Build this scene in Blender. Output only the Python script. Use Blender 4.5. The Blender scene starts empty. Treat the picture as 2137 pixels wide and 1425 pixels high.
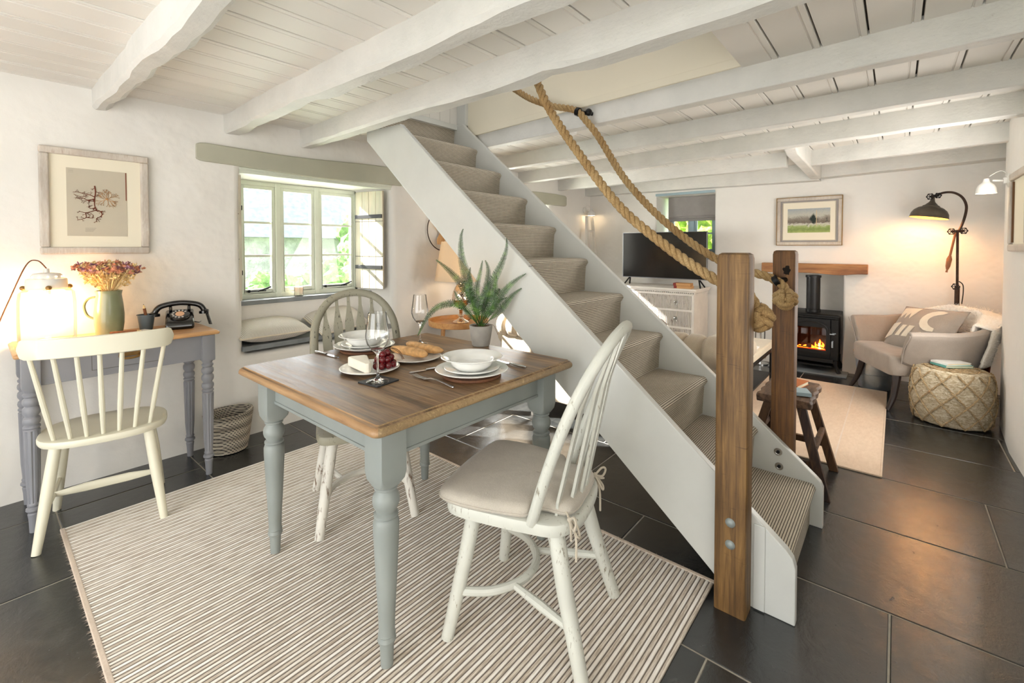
import bpy, bmesh, math, random
from mathutils import Vector, Matrix, noise
PI=math.pi
R=math.radians
scene=bpy.context.scene
COL=scene.collection
random.seed(7)

# ------------------------------------------------------------------ camera
HC=1.30
cam_d=bpy.data.cameras.new('camera'); cam=bpy.data.objects.new('camera',cam_d); COL.objects.link(cam)
cam.location=(0,0,HC)
cam.rotation_euler=(R(90-1.3),0,R(40.2-90))
cam_d.sensor_fit='HORIZONTAL'; cam_d.sensor_width=36; cam_d.lens=36*950/2137
cam_d.shift_x=0.0; cam_d.shift_y=-176.4/2137
cam_d.clip_start=.05; cam_d.clip_end=200
scene.camera=cam

# ------------------------------------------------------------------ world, sun, large lights, exposure
world=bpy.data.worlds.new('sky'); scene.world=world; world.use_nodes=True
wn=world.node_tree; bg=wn.nodes['Background']
bg.inputs[0].default_value=(.94,.97,1,1); bg.inputs[1].default_value=2.6
sun_d=bpy.data.lights.new('sun','SUN'); sun=bpy.data.objects.new('sun',sun_d); COL.objects.link(sun)
sun.rotation_euler=Vector((.56,-1,-.73)).to_track_quat('-Z','Y').to_euler()
sun_d.energy=32; sun_d.angle=R(.6); sun_d.color=(1,.95,.87)
def area(name,loc,direction,sx,sy,power,color=(1,1,1)):
    d=bpy.data.lights.new(name,'AREA'); o=bpy.data.objects.new(name,d); COL.objects.link(o)
    d.shape='RECTANGLE'; d.size=sx; d.size_y=sy; d.energy=power; d.color=color
    o.location=loc; o.rotation_euler=Vector(direction).to_track_quat('-Z','Z').to_euler(); return o
# added fill lights with no seen opening, except those at the two left-wall windows
area('rear_fill',(-1.72,1.3,1.25),(1,.12,-.02),2.0,2.6,14,(1,.98,.95))  # unseen fill added behind the camera to brighten the room
area('near_wall_fill',(.4,-.50,1.35),(.25,1,.12),1.6,1.1,11,(1,.98,.95))  # added fill in front of the solid right wall, no window there
area('living_window_daylight',(4.2,3.95,1.45),(.05,-1,-.25),1.1,1.0,66,(1,.99,.97))
area('dining_window_daylight',(1.75,3.93,1.45),(.05,-1,-.12),1.0,.8,12,(.95,.98,1))
area('stairwell_fill',(2.05,1.7,2.83),(0,0,-1),.6,1.8,4,(1,.99,.96))  # added fill under the stairwell cap, no opening above it
area('living_room_fill',(3.9,-.48,1.2),(.1,1,.05),1.0,1.2,20,(1,.97,.93))  # added fill to brighten the living area, no door there
scene.view_settings.view_transform='Standard'; scene.view_settings.look='None'
scene.view_settings.exposure=0.62; scene.view_settings.gamma=1; scene.view_settings.use_curve_mapping=False

# ------------------------------------------------------------------ materials
def lin(h):
    h=h.lstrip('#'); o=[]
    for i in (0,2,4):
        c=int(h[i:i+2],16)/255; o.append(c/12.92 if c<=.04045 else ((c+.055)/1.055)**2.4)
    return o+[1]
class NT:
    def __init__(s,name):
        s.m=bpy.data.materials.new(name); s.m.use_nodes=True; s.t=s.m.node_tree; s.n=s.t.nodes; s.b=s.n['Principled BSDF']
    def node(s,typ,**k):
        x=s.n.new(typ)
        for a,v in k.items():
            if a.startswith('i_'): x.inputs[a[2:].replace('_',' ')].default_value=v
            else: setattr(x,a,v)
        return x
    def link(s,a,b): s.t.links.new(a,b)
    def coord(s,scale=(1,1,1),kind='Object',rot=(0,0,0),loc=(0,0,0)):
        tc=s.node('ShaderNodeTexCoord'); mp=s.node('ShaderNodeMapping')
        mp.inputs['Scale'].default_value=scale; mp.inputs['Rotation'].default_value=rot; mp.inputs['Location'].default_value=loc
        s.link(tc.outputs[kind],mp.inputs['Vector']); return mp.outputs[0]
    def noise(s,vec,scale,detail=4,rough=.55,dist=0):
        x=s.node('ShaderNodeTexNoise'); x.inputs['Scale'].default_value=scale; x.inputs['Detail'].default_value=detail
        x.inputs['Roughness'].default_value=rough; x.inputs['Distortion'].default_value=dist
        s.link(vec,x.inputs['Vector']); return x.outputs['Fac']
    def ramp(s,fac,stops,interp='LINEAR'):
        x=s.node('ShaderNodeValToRGB'); x.color_ramp.interpolation=interp
        e=x.color_ramp.elements
        while len(e)<len(stops): e.new(.5)
        for i,(p,c) in enumerate(stops):
            e[i].position=p; e[i].color=c if len(c)==4 else list(c)+[1]
        s.link(fac,x.inputs[0]); return x.outputs[0]
    def mix(s,fac,a,b,mode='MIX'):
        x=s.node('ShaderNodeMix',data_type='RGBA',blend_type=mode)
        for sock,v in ((x.inputs[0],fac),(x.inputs[6],a),(x.inputs[7],b)):
            if hasattr(v,'links'): s.link(v,sock)
            else: sock.default_value=v
        return x.outputs[2]
    def math(s,op,a,b=0,c=0):
        x=s.node('ShaderNodeMath',operation=op)
        for sock,v in zip(x.inputs,(a,b,c)):
            if hasattr(v,'links'): s.link(v,sock)
            else: sock.default_value=v
        return x.outputs[0]
    def bump(s,h,strength=.3,dist=.01,prev=None):
        x=s.node('ShaderNodeBump'); x.inputs['Strength'].default_value=strength; x.inputs['Distance'].default_value=dist
        s.link(h,x.inputs['Height'])
        if prev: s.link(prev,x.inputs['Normal'])
        return x.outputs[0]
    def out(s,col=None,rough=None,normal=None,metal=None,**k):
        for nm,v in (('Base Color',col),('Roughness',rough),('Normal',normal),('Metallic',metal)):
            if v is None: continue
            if hasattr(v,'links'): s.link(v,s.b.inputs[nm])
            else: s.b.inputs[nm].default_value=v
        for a,v in k.items(): s.b.inputs[a.replace('_',' ')].default_value=v
        return s.m
def plain(name,col,rough=.5,metal=0,var=.08,vs=6,bs=60,bst=.08,bd=.003,**k):
    t=NT(name); c=lin(col) if isinstance(col,str) else list(col)+[1]
    v=t.coord(); n=t.noise(v,vs,5)
    lo=[x*(1-var) for x in c[:3]]+[1]; hi=[min(1,x*(1+var)) for x in c[:3]]+[1]
    colr=t.ramp(n,[(.3,lo),(.7,hi)])
    nb=t.noise(v,bs,3)
    return t.out(colr,rough,t.bump(nb,bst,bd),metal,**k)
def wood(name,stops,axis='Y',scale=14,stretch=.06,rough=.45,bst=.25,rings=0,knots=True,coat=0,coatr=.2):
    t=NT(name); sc=[1,1,1]; sc['XYZ'.index(axis)]=stretch
    v=t.coord(tuple(sc)); n1=t.noise(v,scale,8,.65,.6); n2=t.noise(v,scale*5,4,.6)
    f=t.math('ADD',t.math('MULTIPLY',n1,.75),t.math('MULTIPLY',n2,.25))
    pts=[(.32+.36*i/(len(stops)-1),lin(c)) for i,c in enumerate(stops)]
    col=t.ramp(f,pts)
    if knots:
        n3=t.noise(t.coord(),2.6,2); dk=t.ramp(n3,[(.3,(.72,.72,.72)),(.62,(1.12,1.12,1.12))]); col=t.mix(.8,col,dk,'MULTIPLY')
    return t.out(col,rough,t.bump(f,bst,.004),0,Coat_Weight=coat,Coat_Roughness=coatr)
def worn(name,paint,under,amount=.62,scale=30,rough=.5,stretch=(1,1,.25),bst=.2):
    t=NT(name); n=t.noise(t.coord(stretch),scale,8,.7); n0=t.noise(t.coord(),5,3)
    f=t.math('ADD',t.math('MULTIPLY',n,.7),t.math('MULTIPLY',n0,.3))
    m=t.ramp(f,[(amount,(0,0,0)),(amount+.05,(1,1,1))])
    p=lin(paint); base=t.ramp(n0,[(.3,[x*.9 for x in p[:3]]),(.7,[min(1,x*1.06) for x in p[:3]])])
    return t.out(t.mix(m,base,lin(under)),rough,t.bump(f,bst,.003))
def fabric(name,c1,c2,scale=900,rough=.95,bst=.35,big=.06,sheen=.2):
    t=NT(name); v=t.coord(); n=t.noise(v,scale*.35,2); nb=t.noise(v,9,4)
    col=t.mix(n,lin(c1),lin(c2)); sh=t.ramp(nb,[(.3,[1-big]*3),(.7,[1+big]*3)]); col=t.mix(1,col,sh,'MULTIPLY')
    nn=t.bump(nb,.25,.02); return t.out(col,rough,t.bump(n,bst,.002,nn),0,Sheen_Weight=sheen)
def emit(name,col,s):
    t=NT(name); t.out((0,0,0,1),.5); t.b.inputs['Emission Color'].default_value=lin(col); t.b.inputs['Emission Strength'].default_value=s; return t.m
def thin_glass(name,tint=(1,1,1,1),refl=.09):
    t=NT(name); tr=t.node('ShaderNodeBsdfTransparent'); tr.inputs[0].default_value=tint
    gl=t.node('ShaderNodeBsdfGlossy'); gl.inputs['Roughness'].default_value=.02
    lw=t.node('ShaderNodeLayerWeight'); lw.inputs[0].default_value=.12
    f=t.math('ADD',t.math('MULTIPLY',lw.outputs['Fresnel'],.8),refl*.3)
    mx=t.node('ShaderNodeMixShader'); t.link(f,mx.inputs[0]); t.link(tr.outputs[0],mx.inputs[1]); t.link(gl.outputs[0],mx.inputs[2])
    t.link(mx.outputs[0],t.n['Material Output'].inputs['Surface']); return t.m

def make_plaster(name,c):
    t=NT(name); v=t.coord(); a=t.noise(v,1.7,4); b=t.noise(v,14,5,.6); c0=lin(c)
    col=t.ramp(a,[(.3,[x*.96 for x in c0[:3]]),(.7,[min(1,x*1.02) for x in c0[:3]])])
    n=t.bump(a,.5,.09); return t.out(col,.9,t.bump(b,.2,.01,n))
M={}
M['plaster']=make_plaster('lime_plaster','#e6e3dd')
t=NT('white_painted_wood'); v=t.coord((1,.12,1)); a=t.noise(v,30,6,.6); b=t.noise(t.coord(),5,4); c=t.noise(t.coord(),38,5,.7)
pit=t.ramp(c,[(.66,(1,1,1)),(.72,(.82,.8,.78))])
M['beam']=t.out(t.mix(1,t.ramp(b,[(.3,lin('#cecdc7')),(.7,lin('#dbd9d3'))]),pit,'MULTIPLY'),.5,t.bump(c,.35,.006,t.bump(a,.35,.006,t.bump(b,.5,.03))))
t=NT('white_painted_board'); a=t.noise(t.coord((.1,1,1)),20,4); info=t.node('ShaderNodeObjectInfo')
M['board']=t.out(t.ramp(info.outputs['Random'],[(0,lin('#dcd8d0')),(1,lin('#e6e2db'))]),.5,t.bump(a,.12,.004))
M['stringer']=plain('satin_white_paint','#cccdc8',.28,var=.03,bst=.05)
M['dark_gap']=plain('dark_gap','#5a554d',.9)
# slate
t=NT('slate'); info=t.node('ShaderNodeObjectInfo'); tc=t.node('ShaderNodeTexCoord')
ofs=t.node('ShaderNodeVectorMath',operation='MULTIPLY_ADD'); cmb=t.node('ShaderNodeCombineXYZ')
t.link(info.outputs['Random'],cmb.inputs[0]); t.link(info.outputs['Random'],cmb.inputs[1])
t.link(cmb.outputs[0],ofs.inputs[0]); ofs.inputs[1].default_value=(37,53,0); t.link(tc.outputs['Object'],ofs.inputs[2])
v=ofs.outputs[0]; a=t.noise(v,2.2,6,.6,.5); b=t.noise(v,16,8,.7,.8); c=t.noise(v,90,4,.7)
col=t.ramp(a,[(.3,lin('#1b1d1f')),(.52,lin('#262829')),(.75,lin('#353738'))])
scr=t.ramp(c,[(.66,(0,0,0)),(.74,(1,1,1))]); col=t.mix(t.math('MULTIPLY',scr,.14),col,lin('#b4b2aa')); d_=t.noise(v,7,7,.75,1.2); col=t.mix(t.math('MULTIPLY',t.ramp(d_,[(.5,(0,0,0)),(.72,(1,1,1))]),.10),col,lin('#8d8c86'))
tint=t.ramp(info.outputs['Random'],[(0,(.78,.78,.8)),(.5,(1,.98,.96)),(1,(1.2,1.2,1.16))]); col=t.mix(1,col,tint,'MULTIPLY')
rg=t.ramp(b,[(.3,(.17,.17,.17)),(.7,(.28,.28,.28))])
M['slate']=t.out(col,rg,t.bump(c,.16,.002,t.bump(b,.30,.004,t.bump(a,.25,.012))),IOR=1.8)
M['grout']=plain('grout','#a39d90',.9,var=.15,vs=20)
M['slate_sill']=plain('slate_sill','#7f8486',.45,var=.2,vs=8,bst=.2)
M['sage']=plain('sage_paint','#b3b2a0',.6,var=.04)
M['frame_green']=plain('pale_green_paint','#d6dacb',.45,var=.04)
M['frame_blue']=plain('blue_grey_paint','#9fb4bc',.5,var=.04)
M['pane']=thin_glass('window_glass')
M['bowl_glass']=thin_glass('glass_bowl',(.97,.98,.98,1),.35)
M['shutter']=wood('weathered_shutter_boards',['#9a9080','#b9ae99','#a8a593','#c9bfaa'],'Z',16,.08,.7)
M['iron']=plain('black_iron','#1d1d1e',.45,.6,var=.1)
M['black']=plain('black_gloss','#0b0b0c',.12,0,var=.05,bst=.0,Coat_Weight=.5)
M['black_matt']=plain('stove_black','#101011',.42,.2,var=.1,bst=.1)
M['tabletop']=None
t=NT('pine_tabletop'); v=t.coord((1,.055,1)); n1=t.noise(v,22,9,.68,.5); n2=t.noise(v,110,4); f=t.math('ADD',t.math('MULTIPLY',n1,.7),t.math('MULTIPLY',n2,.3))
col=t.ramp(f,[(.33,lin('#38281a')),(.44,lin('#634b31')),(.53,lin('#87694a')),(.64,lin('#ab8d69'))])
sx=t.node('ShaderNodeSeparateXYZ'); tcc=t.node('ShaderNodeTexCoord'); t.link(tcc.outputs['Object'],sx.inputs[0])
pl=t.math('FLOOR',t.math('MULTIPLY',sx.outputs[0],7.1)); wn2=t.node('ShaderNodeTexWhiteNoise',noise_dimensions='1D'); t.link(pl,wn2.inputs['W'])
tone=t.ramp(wn2.outputs['Value'],[(0,(.82,.8,.78)),(1,(1.15,1.12,1.08))]); col=t.mix(1,col,tone,'MULTIPLY')
fr=t.math('FRACT',t.math('MULTIPLY',sx.outputs[0],7.1)); seam=t.ramp(fr,[(0,(.45,.4,.35)),(.012,(1,1,1)),(.99,(1,1,1)),(1,(.45,.4,.35))]); col=t.mix(1,col,seam,'MULTIPLY')
n5=t.noise(t.coord(),3.1,3); col=t.mix(t.math('MULTIPLY',t.ramp(n5,[(.45,(0,0,0)),(.75,(1,1,1))]),.35),col,lin('#9c958b'))
M['tabletop']=t.out(col,t.ramp(n1,[(.3,(.34,.34,.34)),(.7,(.5,.5,.5))]),t.bump(f,.3,.003),IOR=1.38)
M['table_edge']=wood('pine_edge',['#74563a','#987551','#a9865f','#805f40'],'Y',20,.1,.4)
M['table_end']=wood('pine_end_grain',['#6f5a3e','#9c825e','#877050','#b3996f'],'Y',34,.8,.45)
M['table_paint']=worn('grey_sage_table_paint','#8a908d','#8a7a62',.64,30,.42)
M['desk_paint']=worn('mauve_grey_desk_paint','#85868c','#7a6c60',.8,26,.5)
M['desk_top']=wood('oak_desk_top',['#9d6f45','#b98a5b','#c99d6d','#a87a4c'],'X',18,.06,.35)
M['cream_paint']=plain('cream_chair_paint','#dedac6',.4,var=.03,bst=.03)
M['chair_white']=worn('distressed_white_paint','#cbccc3','#857d6b',.575,90,.5)
M['chair_grey']=worn('distressed_grey_paint','#938f7d','#403b31',.56,85,.6)
M['leg_worn']=worn('chipped_white_paint','#d6d3ca','#75604e',.54,36,.6)
M['linen']=fabric('natural_linen','#a69e92','#c2bbaf',900)
M['tie']=fabric('cotton_tie','#b0a593','#c9bfae',900)
M['oak_post']=None
def oakpost(name,cols):
    t=NT(name); v=t.coord((1,1,.05)); n1=t.noise(v,42,8,.7,.7); n2=t.noise(v,120,3); f=t.math('ADD',t.math('MULTIPLY',n1,.72),t.math('MULTIPLY',n2,.28))
    col=t.ramp(f,[(.3+.14*i,lin(c)) for i,c in enumerate(cols)])
    cr=t.noise(t.coord((.6,.6,16)),3.5,3,.6); ck=t.ramp(cr,[(.30,(.35,.3,.25)),(.36,(1,1,1))]); col=t.mix(.75,col,ck,'MULTIPLY')
    sw=t.noise(t.coord((1.6,1.6,22)),7,3,.8,.3); col=t.mix(.75,col,t.ramp(sw,[(.27,(.40,.34,.28)),(.36,(1,1,1))]),'MULTIPLY'); big=t.noise(t.coord(),4,3); col=t.mix(.8,col,t.ramp(big,[(.35,(.75,.72,.7)),(.65,(1.1,1.1,1.1))]),'MULTIPLY')
    return t.out(col,.55,t.bump(f,.4,.005))
M['oak_post']=oakpost('weathered_oak',['#38260f','#614522','#826134','#a17d4b'])
M['oak_post2']=oakpost('honey_oak',['#32200a','#5a3916','#774f20','#90652f'])
M['mantel']=wood('mantel_oak',['#6d4426','#8f6039','#a97a4c','#7a4d2b'],'Y',16,.1,.6,.5)
M['stool_wood']=wood('dark_rustic_wood',['#1c1109','#46301f','#745740','#2a190e'],'X',14,.2,.6,.7)
M['stool_leg']=wood('dark_rustic_leg',['#140b06','#382215','#614429','#1f120a'],'Z',18,.12,.6,.7)
t=NT('manila_rope'); n=t.noise(t.coord(),210,4,.7); n2=t.noise(t.coord(),8,2)
M['rope']=t.out(t.mix(t.ramp(n2,[(.35,(0,0,0)),(.7,(1,1,1))]),t.ramp(n,[(.35,lin('#7d5f38')),(.65,lin('#ad8b5a'))]),t.ramp(n,[(.35,lin('#957850')),(.65,lin('#c2a777'))])),.85,t.bump(n,.3,.002))
# carpets (UV.y = metres along the profile)
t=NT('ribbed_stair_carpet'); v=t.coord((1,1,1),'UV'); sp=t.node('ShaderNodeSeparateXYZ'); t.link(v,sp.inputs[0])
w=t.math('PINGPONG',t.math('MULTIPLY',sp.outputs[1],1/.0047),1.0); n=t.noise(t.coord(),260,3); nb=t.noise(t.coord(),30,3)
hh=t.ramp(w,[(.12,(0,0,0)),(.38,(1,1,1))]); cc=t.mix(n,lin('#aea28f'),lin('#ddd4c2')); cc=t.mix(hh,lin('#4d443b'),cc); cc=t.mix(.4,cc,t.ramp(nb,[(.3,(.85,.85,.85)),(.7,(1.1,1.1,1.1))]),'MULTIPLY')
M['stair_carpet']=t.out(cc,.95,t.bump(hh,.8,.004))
def carpet_lines():
    pass
t=NT('ribbed_wool_rug'); tc=t.node('ShaderNodeTexCoord'); sp=t.node('ShaderNodeSeparateXYZ'); t.link(tc.outputs['Object'],sp.inputs[0])
ph=t.math('MULTIPLY',sp.outputs[1],1/.0155); rid=t.math('FLOOR',ph); fr=t.math('FRACT',ph)
wn3=t.node('ShaderNodeTexWhiteNoise',noise_dimensions='1D'); t.link(rid,wn3.inputs['W'])
fl=t.noise(t.coord((.35,6,1)),40,3,.7); fl2=t.noise(t.coord(),220,2)
isb=t.math('GREATER_THAN',t.math('FRACT',t.math('MULTIPLY',ph,.5)),.5)
ribc=t.mix(t.ramp(fl,[(.42,(0,0,0)),(.6,(1,1,1))]),lin('#e3dacd'),lin('#b9ab9b'))
ribb=t.mix(t.ramp(fl,[(.40,(0,0,0)),(.58,(1,1,1))]),lin('#fbf8f3'),lin('#eee7dd'))
cc=t.mix(isb,ribb,ribc); gap=t.ramp(fr,[(0,(1,1,1)),(.10,(1,1,1)),(.20,(0,0,0)),(.86,(0,0,0)),(.97,(1,1,1))]); cc=t.mix(gap,cc,lin('#857a6f'))
M['rug']=t.out(cc,.95,t.bump(fl2,.5,.002))
M['rug_edge']=fabric('rug_binding','#c3ac9a','#ddd0bf',500)
t=NT('jute_rug'); a=t.node('ShaderNodeTexWave',wave_type='BANDS',bands_direction='X'); a.inputs['Scale'].default_value=55; a.inputs['Distortion'].default_value=1.5
t.link(t.coord(),a.inputs['Vector']); b=t.noise(t.coord((.4,1,1)),60,4); 
M['rug_beige']=t.out(t.mix(b,lin('#c7ae95'),lin('#decab3')),.95,t.bump(a.outputs['Fac'],.3,.003,t.bump(b,.3,.004)))
M['taupe']=fabric('taupe_wool','#8e8378','#a3978b',700)
M['sofa']=fabric('oatmeal_linen','#ab9b85','#c4b59f',800)
t=NT('sheepskin'); n=t.noise(t.coord(),70,5,.8); M['fleece']=t.out(t.ramp(n,[(.3,lin('#ece2d2')),(.7,lin('#fffaf2'))]),1,t.bump(n,.4,.005))
M['china']=plain('white_china','#eeeeea',.08,var=.01,bst=0,Coat_Weight=.3)
M['steel']=plain('cutlery_steel','#c9c9c9',.18,1,var=.02,bst=0)
M['zinc']=plain('galvanised_zinc','#c3ced6',.32,.75,var=.15,vs=12)
M['bolt']=plain('dull_zinc_bolt','#8e9593',.5,.35,var=.1,vs=60)
M['chrome']=plain('polished_nickel','#d8c8b8',.12,1,var=.05,bst=.0)
M['cork']=plain('dark_cork','#6b4328',.7,var=.25,vs=60,bst=.3)
M['slate_coaster']=plain('slate_coaster','#2a2c2f',.5,var=.1,bst=.3)
M['glass']=plain('wine_glass','#ffffff',.0,0,var=0,bst=0,Transmission_Weight=1.0,IOR=1.45)
M['bread']=plain('crusty_bread','#cfa068',.65,var=.3,vs=34,bs=40,bst=.5,bd=.01)
M['cheese']=plain('soft_cheese_rind','#efe8d8',.6,var=.06,vs=20,bs=70,bst=.3)
M['grape']=plain('red_grape','#5c1016',.18,0,var=.35,vs=20,bst=0,Subsurface_Weight=.1)
M['stem']=plain('stem_brown','#6b4a2c',.7)
M['concrete']=plain('concrete_pot','#a5a19a',.85,var=.1,vs=20,bs=90,bst=.5)
M['soil']=plain('pebbly_soil','#5d4a38',.9,var=.4,vs=60,bs=50,bst=1,bd=.01)
t=NT('fern_leaf'); n=t.noise(t.coord(),22,3); M['fern']=t.out(t.ramp(n,[(.3,lin('#152b09')),(.52,lin('#2c5217')),(.72,lin('#66903a'))]),.45)
M['jug']=plain('sage_glazed_jug','#7b8163',.3,var=.14,vs=5,bst=.1,Coat_Weight=.3)
M['flower_a']=plain('dried_straw','#e6ca90',.8,var=.2,vs=30)
M['flower_b']=plain('dried_mauve_petal','#9c7080',.8,var=.3,vs=40)
M['flower_c']=plain('dried_rust_petal','#cf8f70',.8,var=.3,vs=40)
M['pot_blue']=plain('slate_blue_enamel','#5a6468',.4,var=.1)
M['bark']=plain('bark','#7a4a2c',.8,var=.4,vs=60,bst=.6)
M['paper']=plain('paper','#ece4da',.8,var=.03)
M['dial']=plain('dial_label','#e0b08c',.5)
M['frame_wash']=wood('limewashed_frame',['#a89585','#c9c1b6','#bdb1a4','#d6d0c6'],'Z',30,.15,.6,.4)
M['mat_cream']=plain('cream_mount','#e7dfca',.8,var=.01,bst=.02)
M['print_grey']=plain('grey_paper','#bfb6a3',.85,var=.05,vs=3)
M['seaweed_a']=plain('rust_seaweed','#6b2f18',.8,var=.3,vs=50)
M['seaweed_b']=plain('tan_seaweed','#b3834f',.8,var=.3,vs=50)
M['brass']=plain('aged_gilt','#8a6b3e',.4,.6,var=.2,vs=30)
M['basket']=None
t=NT('rope_basket'); wv=t.node('ShaderNodeTexWave',wave_type='BANDS',bands_direction='Z'); wv.inputs['Scale'].default_value=26; t.link(t.coord(),wv.inputs['Vector'])
w2=t.node('ShaderNodeTexWave',wave_type='BANDS',bands_direction='DIAGONAL'); w2.inputs['Scale'].default_value=34; t.link(t.coord(),w2.inputs['Vector'])
mk=t.math('MULTIPLY',t.ramp(w2.outputs['Fac'],[(.55,(0,0,0)),(.6,(1,1,1))]),t.ramp(wv.outputs['Fac'],[(.35,(0,0,0)),(.45,(1,1,1))]))
M['basket']=t.out(t.mix(mk,lin('#bdb4a4'),lin('#2e2b29')),.9,t.bump(wv.outputs['Fac'],.7,.006))
t=NT('woven_seagrass'); a=t.noise(t.coord((1,1,3)),34,6,.75,1.2); M['seagrass']=t.out(t.ramp(a,[(.3,lin('#846d4d')),(.47,lin('#c9b590')),(.62,lin('#f3ead5'))]),.8,t.bump(a,1,.012))
M['braid']=plain('braided_jute','#a8906c',.85,var=.3,vs=60,bs=80,bst=.8)
M['shade']=None
t=NT('linen_lampshade'); bs_=t.node('ShaderNodeBsdfTranslucent'); bs_.inputs[0].default_value=lin('#f1e2c8'); df=t.node('ShaderNodeBsdfDiffuse'); df.inputs[0].default_value=lin('#f1e7d6')
mx=t.node('ShaderNodeMixShader'); mx.inputs[0].default_value=.5; t.link(df.outputs[0],mx.inputs[1]); t.link(bs_.outputs[0],mx.inputs[2]); t.link(mx.outputs[0],t.n['Material Output'].inputs['Surface']); M['shade']=t.m
M['bulb']=emit('warm_bulb','#ffcf8a',60)
M['bulb_bright']=emit('floor_lamp_bulb','#ffb870',270)
M['bulb_soft']=emit('warm_bulb_soft','#ffd9a0',6)
M['lamp_inside']=plain('gold_lamp_lining','#e8b85a',.4,.3)
M['lamp_shade_metal']=plain('aged_metal_shade','#5d564c',.45,.5,var=.2,vs=14)
M['iron_brown']=plain('rusty_pipe_iron','#3a2a21',.5,.6,var=.4,vs=30)
M['copper_wood']=plain('turned_wood_handle','#8a5836',.5,var=.2,vs=30)
M['white_metal']=plain('white_enamel','#dcdad4',.35,var=.02,bst=0)
t=NT('driftwood'); n=t.noise(t.coord((1,1,.15)),30,6,.7); M['driftwood']=t.out(t.ramp(n,[(.3,lin('#a8703c')),(.7,lin('#e4bb83'))]),.6,t.bump(n,.4,.004))
M['tray_wood']=wood('honey_wood',['#a8713c','#c98f55','#d9a468','#b57f46'],'X',18,.1,.4)
M['tv_screen']=plain('tv_screen','#050607',.16,0,var=.0,bst=0)
M['tv_frame']=plain('brushed_silver','#8d9096',.3,.9,var=.02,bst=0)
M['dresser']=worn('chalk_white_paint','#d8d2c8','#a5968a',.66,40,.6)
M['dresser_reed']=worn('washed_reeded_paint','#cfc8bf','#9a8c84',.55,60,.6)
M['pull']=plain('pewter_pull','#b9b9b4',.3,.9)
M['book_red']=plain('red_leather','#7a1f18',.5); M['book_tan']=plain('tan_book_cloth','#b98a58',.7); M['page']=plain('book_pages','#e3d6b8',.8)
M['book_green']=plain('teal_book','#5fa39a',.5); M['book_white']=plain('white_book','#e8e6e0',.5); M['book_orange']=plain('orange_book','#b5652f',.6)
M['blind']=fabric('grey_blind','#8d8886','#a09b98',600)
M['fire']=emit('flame','#ff7a1e',14); M['fire2']=emit('flame_core','#ffc45a',26); M['ember']=emit('ember','#ff4a10',2.0)
M['log']=plain('charred_log','#2a1a12',.8,var=.4)
M['stove_glass']=thin_glass('stove_glass',(.75,.6,.5,1),.2)
M['stone_hearth']=M['slate_sill']
M['bench_cloth']=fabric('cream_hide','#b9ae98','#d0c6b0',300)
M['copper']=plain('mahogany_panel','#7a3a20',.4,var=.15)
M['leg_dark']=plain('dark_turned_leg','#2d2320',.3,var=.2)
M['cushion_stripe']=None
t=NT('ticking_stripe_cotton'); wv=t.node('ShaderNodeTexWave',wave_type='BANDS',bands_direction='X'); wv.inputs['Scale'].default_value=42; t.link(t.coord(),wv.inputs['Vector'])
M['cushion_stripe']=t.out(t.mix(t.ramp(wv.outputs['Fac'],[(.5,(0,0,0)),(.7,(1,1,1))]),lin('#dfdad2'),lin('#b3aaa0')),.9,t.bump(wv.outputs['Fac'],.3,.004))
M['cushion_plain']=fabric('cream_cotton','#cfc1ab','#e0d5c2',700)
M['grass']=plain('grass','#7f9a5a',.9,var=.3,vs=20)
t=NT('foliage'); n=t.noise(t.coord(),9,6,.75); M['foliage']=t.out(t.ramp(n,[(.3,lin('#3f6a34')),(.55,lin('#7fa565')),(.75,lin('#c5dba6'))]),.8,t.bump(n,1,.08))
M['foliage2']=None
t=NT('foliage_yellow'); n=t.noise(t.coord(),12,6,.75); M['foliage2']=t.out(t.ramp(n,[(.3,lin('#5d8a2f')),(.55,lin('#a5c645')),(.75,lin('#e6ee9a'))]),.8,t.bump(n,1,.08))
M['stone']=plain('pale_garden_stone','#b9bcc0',.9,var=.3,vs=5,bs=14,bst=1,bd=.05)
M['roof_slate']=plain('outbuilding_roof_slate','#8d97a3',.7,var=.25,vs=9,bst=.6,bd=.02)
M['wax']=plain('candle_wax','#efe6c8',.4,Subsurface_Weight=.2)
M['pad']=plain('smoke_alarm_white','#e8e8e4',.4)

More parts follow.
